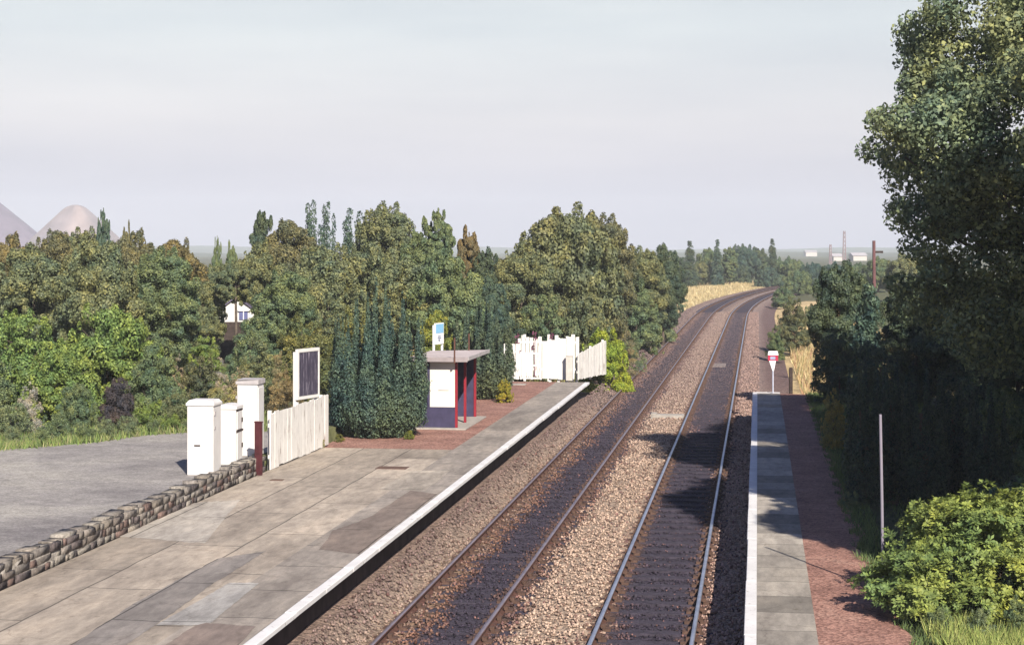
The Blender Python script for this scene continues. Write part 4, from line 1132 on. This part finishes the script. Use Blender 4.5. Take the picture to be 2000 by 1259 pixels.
# ---- great tree on the right and the trees beyond the frame that shade the platform
def big_tree(loc, lob, per, L, Wd, col, label, seed, trunk_r=.28, name='broadleaf_tree', base_z=0):
    rg = np.random.RandomState(seed); C = []; R = []
    for (x, y, z, rx, ry, rz, n, ls) in lob:
        for k in range(n):
            d = rg.normal(size=3); d /= np.linalg.norm(d); r = rg.uniform(.55, .92)
            C.append([x + d[0] * rx * r, y + d[1] * ry * r, z + d[2] * rz * r]); q = ls * rg.uniform(.55, 1.25); R.append([q, q, q * rg.uniform(.6, .95)])
    C = np.array(C) - np.array(loc); R = np.array(R)
    cen = C.mean(0)
    P, d = lobe_cloud(C, R, per, rg, cen, (.6, 1.15), .25)
    V, Q = leaves(P, d, L, Wd, rg, .75)
    r = empty(name, loc, 0, label, 'tree')
    a = link('crown', npmesh('crown', V, Q, [LEAF]), r); a.color = (*col, 1)
    mb = MB(); topz = max(C[:, 2]); mb.tube([(0, 0, -.4), (.1, 0, 2), (.05, .1, topz * .5), (cen[0] * .7, cen[1] * .7, topz * .85)], [trunk_r * 1.25, trunk_r, trunk_r * .6, .04], 10)
    for k in range(26):
        j = rg.randint(len(C)); e = C[j]; z = max(1.5, e[2] * rg.uniform(.45, .7)); st = (cen[0] * .3 * z / topz, cen[1] * .3 * z / topz, z)
        mb.tube([st, ((st[0] + e[0]) / 2, (st[1] + e[1]) / 2, z + (e[2] - z) * .4), tuple(e)], [trunk_r * .35, trunk_r * .2, .02], 6)
    mb.build('trunk', BARK, r, smooth=True)
    return r
BT = (.215, .26, .16)
big_tree((13.6, 40, .4), [
    (15.7, 39, 10.8, 4.3, 4.0, 3.8, 90, .95), (12.3, 38.8, 8.8, 3.9, 3.4, 2.9, 70, .78), (9.9, 38.5, 8.3, 1.9, 2.2, 1.9, 30, .55), (11.2, 38.5, 10.7, 2.0, 2.0, 1.5, 24, .6),
    (12.3, 39, 5.2, 3.4, 2.5, 2.2, 40, .7), (10.4, 39, 5.8, 1.7, 1.6, 1.8, 20, .55), (15.5, 40, 6.5, 4, 3.5, 4, 36, 1.0), (11.9, 34.5, 8.6, 1.8, 2.2, 2.6, 34, .65)],
    800, .12, .082, BT, 'great leafy tree filling the upper right corner of the photo', 31, .3)
big_tree((12.6, 25.0, .4), [(11.9, 24.6, 9.6, 3.2, 4.0, 3.3, 100, 1.05), (11.7, 28.0, 8.2, 2.3, 3.2, 2.8, 60, .9), (12.0, 28.5, 5.2, 2.0, 3.2, 2.2, 50, .8), (10.7, 18.6, 9.4, 1.7, 2.4, 1.6, 34, .7)], 330, .30, .21, BT, 'tree mostly beyond the right edge that shades the cypresses', 32, .3)
big_tree((14.2, 31.5, .4), [(12.2, 30.0, 7.6, 2.2, 2.8, 2.1, 70, .8), (12.6, 33.5, 5.4, 2.0, 3.2, 2.4, 50, .8), (14.5, 31, 6.0, 2.4, 3, 2.4, 30, .9)], 330, .26, .18, BT, 'smaller tree at the right edge whose branches enter the frame', 33, .3)

# ---- rhododendron-like bush lower right, built of leaf rosettes
def rosette_bush(name, loc, lob, n, L, Wd, col, label, seed, par_col=None):
    rg = np.random.RandomState(seed); Ps = []; Ds = []
    lob = np.array(lob, float); wts = lob[:, 3] ** 2; wts /= wts.sum()
    idx = rg.choice(len(lob), n, p=wts)
    d = rg.normal(size=(n, 3)); d[:, 2] = np.abs(d[:, 2]) * 1.0 - .25; d /= np.linalg.norm(d, axis=1, keepdims=True)
    bumps = 1 + .26 * np.sin(d[:, 0] * 6 + idx * 2) * np.sin(d[:, 1] * 6 + idx) + .14 * np.sin(d[:, 2] * 9 + idx)
    P = lob[idx, :3] + d * lob[idx, 3:4] * (rg.uniform(.72, 1.03, n) * bumps)[:, None] * np.array([1, 1, .8])
    hole = np.sin(P[:, 0] * 6.1 + 1) * np.sin(P[:, 1] * 5.3 + 2) * np.sin(P[:, 2] * 6.7) + .35 * np.sin(P[:, 0] * 15) * np.sin(P[:, 2] * 13)
    kp = (P[:, 2] > .08) & (hole + rg.normal(size=n) * .15 > -.28); P = P[kp]; idx = idx[kp]; n = len(P)
    d = P - lob[idx[:n], :3]; d /= np.linalg.norm(d, axis=1, keepdims=True) + 1e-6
    ax = d * .7 + np.array([0, 0, .75]) + rg.normal(size=(n, 3)) * .45; ax /= np.linalg.norm(ax, axis=1, keepdims=True)
    K = 8
    ref = np.cross(ax, rg.normal(size=(n, 3))); ref /= np.linalg.norm(ref, axis=1, keepdims=True); ref2 = np.cross(ax, ref)
    V = []
    sz = rg.uniform(.7, 1.25, n)
    for k in range(K):
        a = 2 * math.pi * k / K * 1.0 + rg.uniform(-.3, .3, n)
        lift = rg.uniform(.0, .75, n)[:, None]
        u = ref * np.cos(a)[:, None] + ref2 * np.sin(a)[:, None]
        dirn = u + ax * lift; dirn /= np.linalg.norm(dirn, axis=1, keepdims=True)
        side = np.cross(dirn, ax); side /= np.linalg.norm(side, axis=1, keepdims=True) + 1e-6
        l = (L * sz * rg.uniform(.75, 1.2, n))[:, None]; w_ = (Wd * sz)[:, None] * .5
        p0 = P + dirn * l * .08; p1 = P + dirn * l * .6; p2 = P + dirn * l - ax * l * .1
        V.append(np.stack([p0, p1 + side * w_, p2, p1 - side * w_], 1))
    V = np.stack(V, 1).reshape(-1, 3); Q = np.arange(len(V)).reshape(-1, 4)
    r = empty(name, loc, 0, label, 'bush')
    a = link('foliage', npmesh('foliage', V, Q, [LEAF]), r); a.color = (*col, 1)
    mb = MB()
    for k in range(16):
        j = rg.randint(len(lob)); e = lob[j, :3] + rg.normal(size=3) * .25
        mb.tube([(e[0] * .2, e[1] * .2, -.1), (e[0] * .6, e[1] * .6, e[2] * .5), tuple(e)], [.035, .025, .008], 5)
    mb.build('stem', BARK, r)
    return r
rosette_bush('rhododendron', (6.55, 24.1, .85), [(-1.15, -.3, .35, .5), (-.2, -1.05, .25, .5), (0, 0, .9, .85), (-.75, -.5, .55, .62), (.75, .2, 1.15, .72), (.35, -.7, .5, .7), (1.35, -.4, .75, .75), (-.3, .5, 1.0, .6), (1.9, .3, .9, .8), (-.95, -.95, .3, .45), (.9, -1.1, .4, .55), (.15, .25, 1.35, .45)],
             7600, .085, .034, (.22, .275, .085), 'large sunlit rhododendron bush with yellow green leaves at the lower right', 41)
rosette_bush('rhododendron', (8.6, 26.6, .85), [(0, 0, .9, .9), (.8, .4, 1.0, .8), (-.6, .5, .8, .7)], 2000, .105, .042, (.10, .16, .09), 'darker blue green bush behind the sunlit rhododendron', 42)
# little yellow shrubs by the yews
plant('hawthorn2', 985, 733, 56.6, 20, .9, (.34, .30, .05), 'small yellow shrub at the foot of the smaller yew')
plant('weed1', 800, 838, 45.6, 13, .9, (.20, .22, .05), 'tuft of green weeds at the right foot of the tall yew')
plant('weed2', 663, 845, 45.0, 12, .9, (.20, .20, .06), 'tuft of weeds between the fence end and the tall yew')
plant('weed2', 628, 840, 43.6, 8, .9, (.28, .26, .08), 'yellowish climbing weed on the end of the white board fence')
plant('weed3', 500, 880, 39.2, 10, 1.15, (.22, .24, .06), 'little green weed at the foot of the tallest cabinet')
for px, top, Y, hw in ((-30, 800, 42.0, 30), (28, 820, 41.5, 26), (75, 828, 41.6, 24), (165, 812, 42.4, 30), (205, 806, 43.0, 26), (250, 800, 43.6, 28), (300, 805, 44.2, 24), (335, 795, 44.6, 24), (365, 790, 45.2, 26)):
    plant('weed' + str(1 + px % 3), px, top, Y, hw, 1.12, [MID, PAL, BRT][px % 3], 'low leafy weeds along the far edge of the tarmac yard', 'low weeds along the yard edge')
for px, top, Y, hw, lab in ((1835, 1172, 22.6, 34, 'leafy weeds at the left foot of the sunlit rhododendron'), (1915, 1180, 22.3, 40, 'leafy weeds in the bright grass at the bottom right'), (1985, 1150, 22.2, 34, 'leafy weeds cut by the lower right corner of the photo'), (1660, 955, 33.5, 26, 'shaded weeds beside the red ash path left of the thin pole')):
    plant('weed' + str(1 + px % 3), px, top, Y, hw, .88, [BRT, PAL, MID][px % 3], lab)
# willowherb stalks above the broken boards
for i, (px, top, lab) in enumerate(((1010, 650, 'purple stalk standing left behind the white boards'), (1044, 648, 'tall purple stalk standing right behind the small gate'), (1078, 650, 'purple stalk standing behind the tall white panel'))):
    Y = 70.2; X = (px - CX) * Y / F; hh_ = H + (HY - top) * Y / F - .7
    mb = MB(); mb.tube([(0, 0, 0), (.03, 0, hh_)], [.02, .012], 5)
    for k in range(26):
        z = hh_ * random.uniform(.55, 1); a = random.uniform(0, 6.28); l = .16 * (1.15 - (z / hh_) * .7)
        mb.poly([(0, 0, z), (l * math.cos(a) + .02, l * math.sin(a), z + .05), (l * 1.3 * math.cos(a), l * 1.3 * math.sin(a), z + .02), (l * math.cos(a) - .02, l * math.sin(a), z - .03)])
    o = mb.build('willowherb', M_plain('purple_stalk', (.16, .05, .09), .8, .3)); o.location = (X, Y, .7); tag(o, lab, 'plant', 'willowherb stalks behind the white boards')

# ------------------------------------------------------------------ grass
def blades(name, pts, h, wd, cols, rg, lean=.35):
    """pts (n,3); triangles standing up"""
    n = len(pts); a = rg.uniform(0, 2 * math.pi, n); hh_ = h * rg.uniform(.5, 1.3, n)
    u = np.stack([np.cos(a), np.sin(a), np.zeros(n)], 1) * (wd * rg.uniform(.6, 1.3, n))[:, None]
    tip = pts + np.stack([rg.normal(size=n) * lean * hh_, rg.normal(size=n) * lean * hh_, hh_], 1)
    V = np.stack([pts - u, pts + u, tip], 1).reshape(-1, 3); Q = np.arange(3 * n).reshape(-1, 3)
    cols = np.array(cols); ci = rg.randint(len(cols), size=n); c = cols[ci] * rg.uniform(.7, 1.25, n)[:, None]
    C = np.repeat(np.concatenate([c, np.ones((n, 1))], 1), 3, 0)
    return tag(link(name, npmesh(name, V, Q, [GRM], col=C)), kind='stuff')
GRM = vcolmat('grass_blade', .8, 0, .15, 2)
def groundpts(s, t, zoff=-.03):
    return np.stack([DX * s + DY * t, DY * s - DX * t, hf(s, t) + zoff], -1)
rg = np.random.RandomState(77)
# fringe along the far side of the yard
n = 26000; xs = rg.uniform(-200, 560, n); base = np.interp(xs, [e[0] for e in edge], [e[1] for e in edge])
off = rg.rand(n) ** 1.3 * 1.0
py = base - off * 34 + rg.normal(size=n) * 1.5
Yv = F * (H - 1.2) / (py - HY); P = np.stack([(xs - CX) * Yv / F, Yv, np.full(n, 1.12)], -1)
blades('grass', P, .26, .018, [(.17, .24, .06), (.13, .19, .055), (.23, .27, .08), (.09, .13, .045), (.26, .24, .12)], rg)
# dry grass on the banks
s = rg.uniform(96, 300, 30000); dv = np.where(s > S0, (s - S0) ** 2 / (2 * RAD), 0); t = dv - 7.9 - rg.rand(len(s)) ** 1.2 * 13
blades('dry_grass', groundpts(s, t), .34, .05, [(.46, .38, .20), (.40, .31, .16), (.50, .42, .25), (.32, .27, .14)], rg, .25)
s = rg.uniform(64, 150, 24000); t = 1.9 + rg.rand(len(s)) * 6.5
blades('dry_grass', groundpts(s, t), .55, .03, [(.50, .38, .19), (.44, .33, .15), (.55, .45, .25), (.25, .24, .10), (.36, .2, .12)], rg, .22)
s = rg.uniform(66.5, 100, 9000); t = -8.0 - rg.rand(len(s)) * 3.4
blades('dry_grass', groundpts(s, t), .45, .025, [(.45, .36, .18), (.34, .32, .1), (.36, .20, .13), (.25, .27, .09), (.5, .42, .25)], rg, .25)
# green grass by the right path and under the bushes
s = rg.uniform(20, 61, 42000); t = 1.72 + np.maximum(0, 27 - s) * .07 + .1 * np.sin(s * 5) + rg.rand(len(s)) ** 1.3 * 3.8
blades('grass', groundpts(s, t, 0), .14, .012, [(.10, .15, .05), (.13, .17, .05), (.08, .12, .045)], rg)
s = rg.uniform(19.5, 23.6, 16000); t = rg.uniform(2.2, 5.2, 16000); k = (t > 2.3 + np.abs(s - 22.5) * .12 + .25 * np.sin(s * 9)); s, t = s[k], t[k]
blades('grass', groundpts(s, t, .04), .22, .010, [(.26, .31, .08), (.19, .25, .07), (.30, .31, .10)], rg)

# ------------------------------------------------------------------ house behind the trees
Y = 76.0; HX = (462 - CX) * Y / F; bz = .5
r = empty('house', (HX, Y, bz), .12, 'white gabled house glimpsed between the trees on the left, with a dark shed wall', 'house')
zt = lambda py: H + (HY - py) * Y / F - bz
SL = M_plain('slate', (.10, .085, .13), .7, .25, 3)
mb = MB(); hw_ = .78; e0, e1 = zt(607), zt(598)
b = 0
mb.v = [(-hw_, 0, 0), (hw_, 0, 0), (hw_, 0, e0), (0, 0, e1 + .35), (-hw_, 0, e0), (-hw_, 6, 0), (hw_, 6, 0), (hw_, 6, e0), (0, 6, e1 + .35), (-hw_, 6, e0)]
mb.f = [(0, 1, 2, 3, 4), (9, 8, 7, 6, 5), (1, 6, 7, 2), (0, 4, 9, 5), (0, 5, 6, 1)]; mb.m = [0] * 5
mb.build('wall', M_plain('white_render', (.62, .60, .56), .8, .08, 2), r)
mb = MB()
for sg in (-1, 1):
    a = (sg * (hw_ + .12), -.12, e0 - .06); c = (0, -.12, e1 + .40); dpt = 6.24
    v0 = len(mb.v); mb.v += [a, c, (c[0], c[1] + dpt, c[2]), (a[0], a[1] + dpt, a[2])] + [(p[0], p[1], p[2] + .08) for p in (a, c, (c[0], c[1] + dpt, c[2]), (a[0], a[1] + dpt, a[2]))]
    for q in ((3, 2, 1, 0), (4, 5, 6, 7), (0, 1, 5, 4), (1, 2, 6, 5), (2, 3, 7, 6), (3, 0, 4, 7)): mb.f.append(tuple(v0 + i for i in q)); mb.m.append(0)
mb.build('roof', SL, r)
mb = MB(); mb.box(.12, .50, -.05, -.005, zt(624), zt(607)); w0 = mb.build('window', M_plain('window_glass', (.12, .13, .25), .2, .1), r)
mb = MB(); mb.box(.06, .58, -.12, -.051, zt(607), zt(603)); mb.box(.29, .33, -.07, -.051, zt(624), zt(607)); mb.build('window_frame', SB, w0)
mb = MB(); mb.box(-1.75, -hw_ - .01, .3, 2.6, .0, zt(604)); mb.build('outhouse', M_plain('pink_brick', (.36, .19, .15), .9, .2, 6), r)
mb = MB(); mb.box(-1.7, .80, -1.2, -.7, -.3, zt(627)); mb.build('shed_wall', DARKWOOD, r)

# ------------------------------------------------------------------ poles, masts, far sheds
r = empty('utility_pole', ((1709 - CX) * 75 / F, 75, 0), 0, 'brown timber pole standing against the left side of the great tree', 'utility pole')
hp = H + (HY - 470) * 75 / F
mb = MB(); mb.tube([(0, 0, -.2), (-.05, 0, hp)], [.09, .07], 8); mb.build('pole', M_plain('pole_wood', (.15, .075, .075), .85, .3, 4), r)
mb = MB(); mb.box(-.08, .35, -.05, .05, hp - .55, hp - .45); mb.build('bracket', DARKWOOD, r)
for px, top, Y, w_, lab in ((1649, 450, 330, .35, 'taller thin lattice mast on the hazy skyline'), (1622, 476, 320, .3, 'shorter thin mast on the hazy skyline')):
    X = (px - CX) * Y / F; hh_ = H + (HY - top) * Y / F
    mb = MB()
    for sx, sy in ((-1, -1), (1, -1), (1, 1), (-1, 1)): mb.tube([(sx * w_, sy * w_, -.2), (sx * w_ * .45, sy * w_ * .45, hh_)], [.07, .05], 4)
    for k in range(12):
        z0 = hh_ * k / 12; z1 = hh_ * (k + 1) / 12; q0 = w_ * (1 - .55 * k / 12); q1 = w_ * (1 - .55 * (k + 1) / 12)
        mb.tube([(-q0, -q0, z0), (q1, -q1, z1)], [.04, .04], 4); mb.tube([(q0, -q0, z0), (-q1, -q1, z1)], [.04, .04], 4)
    o = mb.build('mast', M_plain('mast_steel', (.30, .24, .25), .7, .1)); o.location = (X, Y, -.1); tag(o, lab, 'mast', 'masts on the far skyline')
SHW = M_plain('pale_cladding', (.50, .46, .41), .7, .05, .1); SHR = M_plain('far_roof', (.45, .42, .42), .7, .1, .1)
for px, py, Y, w_, h_, lab in ((1637, 507, 900, 2.4, 1.7, 'left one of two pale far sheds between the distant masts'), (1680, 508, 900, 3.6, 2.4, 'right one of two pale far sheds, beyond the taller mast'), (1585, 497, 1500, 5, 2.2, 'most distant pale shed low on the hazy horizon')):
    X = (px - CX) * Y / F; zb = H + (HY - py) * Y / F
    r = empty('far_shed', (X, Y, zb), 0, lab, 'shed', 'pale sheds far off')
    mb = MB(); mb.box(-w_, w_, 0, 12, -6, h_); mb.build('wall', SHW, r)
    mb = MB(); v0 = 0; mb.v = [(-w_ - .4, -.4, h_), (w_ + .4, -.4, h_), (w_ + .4, 12.4, h_), (-w_ - .4, 12.4, h_), (-w_ - .4, 6, h_ + 1.6), (w_ + .4, 6, h_ + 1.6)]
    mb.f = [(0, 1, 5, 4), (2, 3, 4, 5), (0, 4, 3), (1, 2, 5), (0, 3, 2, 1)]; mb.m = [0] * 5; mb.build('roof', SHR, r)

# ------------------------------------------------------------------ spoil heaps and far hills
def heap(name, px, top, Y, slope_px, cap_px, seed, cols, parent=None):
    X = (px - CX) * Y / F; k = Y / F; hz = (HY - top) * k + H + 12
    Rb = cap_px * k + hz / slope_px
    na, nr = 72, 30; V = []; Cc = []; Fq = []
    for i in range(nr + 1):
        u = i / nr; rad = Rb * u
        for j in range(na):
            a = 2 * math.pi * j / na
            cap = cap_px * k
            z = hz - max(0, rad - cap) * slope_px - (min(rad, cap) / cap) ** 2 * cap * slope_px * .35
            gully = (math.sin(a * 9 + seed) * .5 + math.sin(a * 23 + seed * 2) * .3 + math.sin(a * 5) * .6) * min(1, u * 2) * 1.1
            z += gully * (1 - u) * 1.2
            V.append((rad * math.cos(a) * (1 + .04 * math.sin(3 * a + seed)), rad * math.sin(a), z - 12 + .35 * hz * .0))
            n = .5 + .5 * math.sin(a * 4 + seed + u * 3) ; m_ = n * (.4 + .6 * u)
            c = [cols[0][q] * (1 - m_) + cols[1][q] * m_ for q in range(3)]; Cc.append((*c, 1))
    for i in range(nr):
        for j in range(na):
            a = i * na + j; b = i * na + (j + 1) % na; Fq.append((a, a + na, b + na, b))
    o = link(name, npmesh(name, V, Fq, [vcolmat(name + '_shale', .95, .0, .25, .06)], col=Cc, smooth=True), None, (X, Y, 0))
    return tag(o, kind='structure')
heap('spoil_heap_hill', 147, 400, 1500, .95, 22, 2.0, [(.29, .225, .205), (.12, .105, .12)])
heap('spoil_heap_hill', -62, 352, 1600, .80, 10, 4.0, [(.16, .12, .16), (.13, .10, .13)])
# low hill ridges
def ridge(name, Y, x0, x1, h0, h1, seed, col):
    n = 160; V = []; q = []
    for i in range(n + 1):
        x = x0 + (x1 - x0) * i / n
        h = h0 + (h1 - h0) * (.5 + .25 * math.sin(i * .11 + seed) + .15 * math.sin(i * .31 + seed * 2) + .1 * math.sin(i * .9 + seed))
        V += [(x, Y - 500, -2), (x, Y - 120, h * .6), (x, Y, h), (x, Y + 400, -2)]
    for i in range(n):
        for k in range(3): a = 4 * i + k; q.append((a, a + 4, a + 5, a + 1))
    return tag(link(name, npmesh(name, V, q, [M_plain(name + '_cover', col, .95, .35, .004, bump=0)], smooth=True)), kind='structure')
ridge('hills', 2900, -2500, 2500, 6, 14, 1.0, (.09, .12, .06))
ridge('hills_near', 1800, -2400, 2400, 1.0, 5.0, 3.0, (.10, .12, .06))
# haze
mb = MB(); mb.box(-2700, 2700, -60, 3400, -14, 110)
hz_ = mb.build('haze', bpy.data.materials.new('haze_air')); m = hz_.data.materials[0]; m.use_nodes = True
t = m.node_tree; t.nodes.clear(); oo = t.nodes.new('ShaderNodeOutputMaterial'); pv = t.nodes.new('ShaderNodeVolumePrincipled')
pv.inputs['Color'].default_value = (.88, .94, 1.0, 1); pv.inputs['Density'].default_value = .00032; pv.inputs['Anisotropy'].default_value = -.15
t.links.new(pv.outputs[0], oo.inputs['Volume']); tag(hz_, kind='stuff')
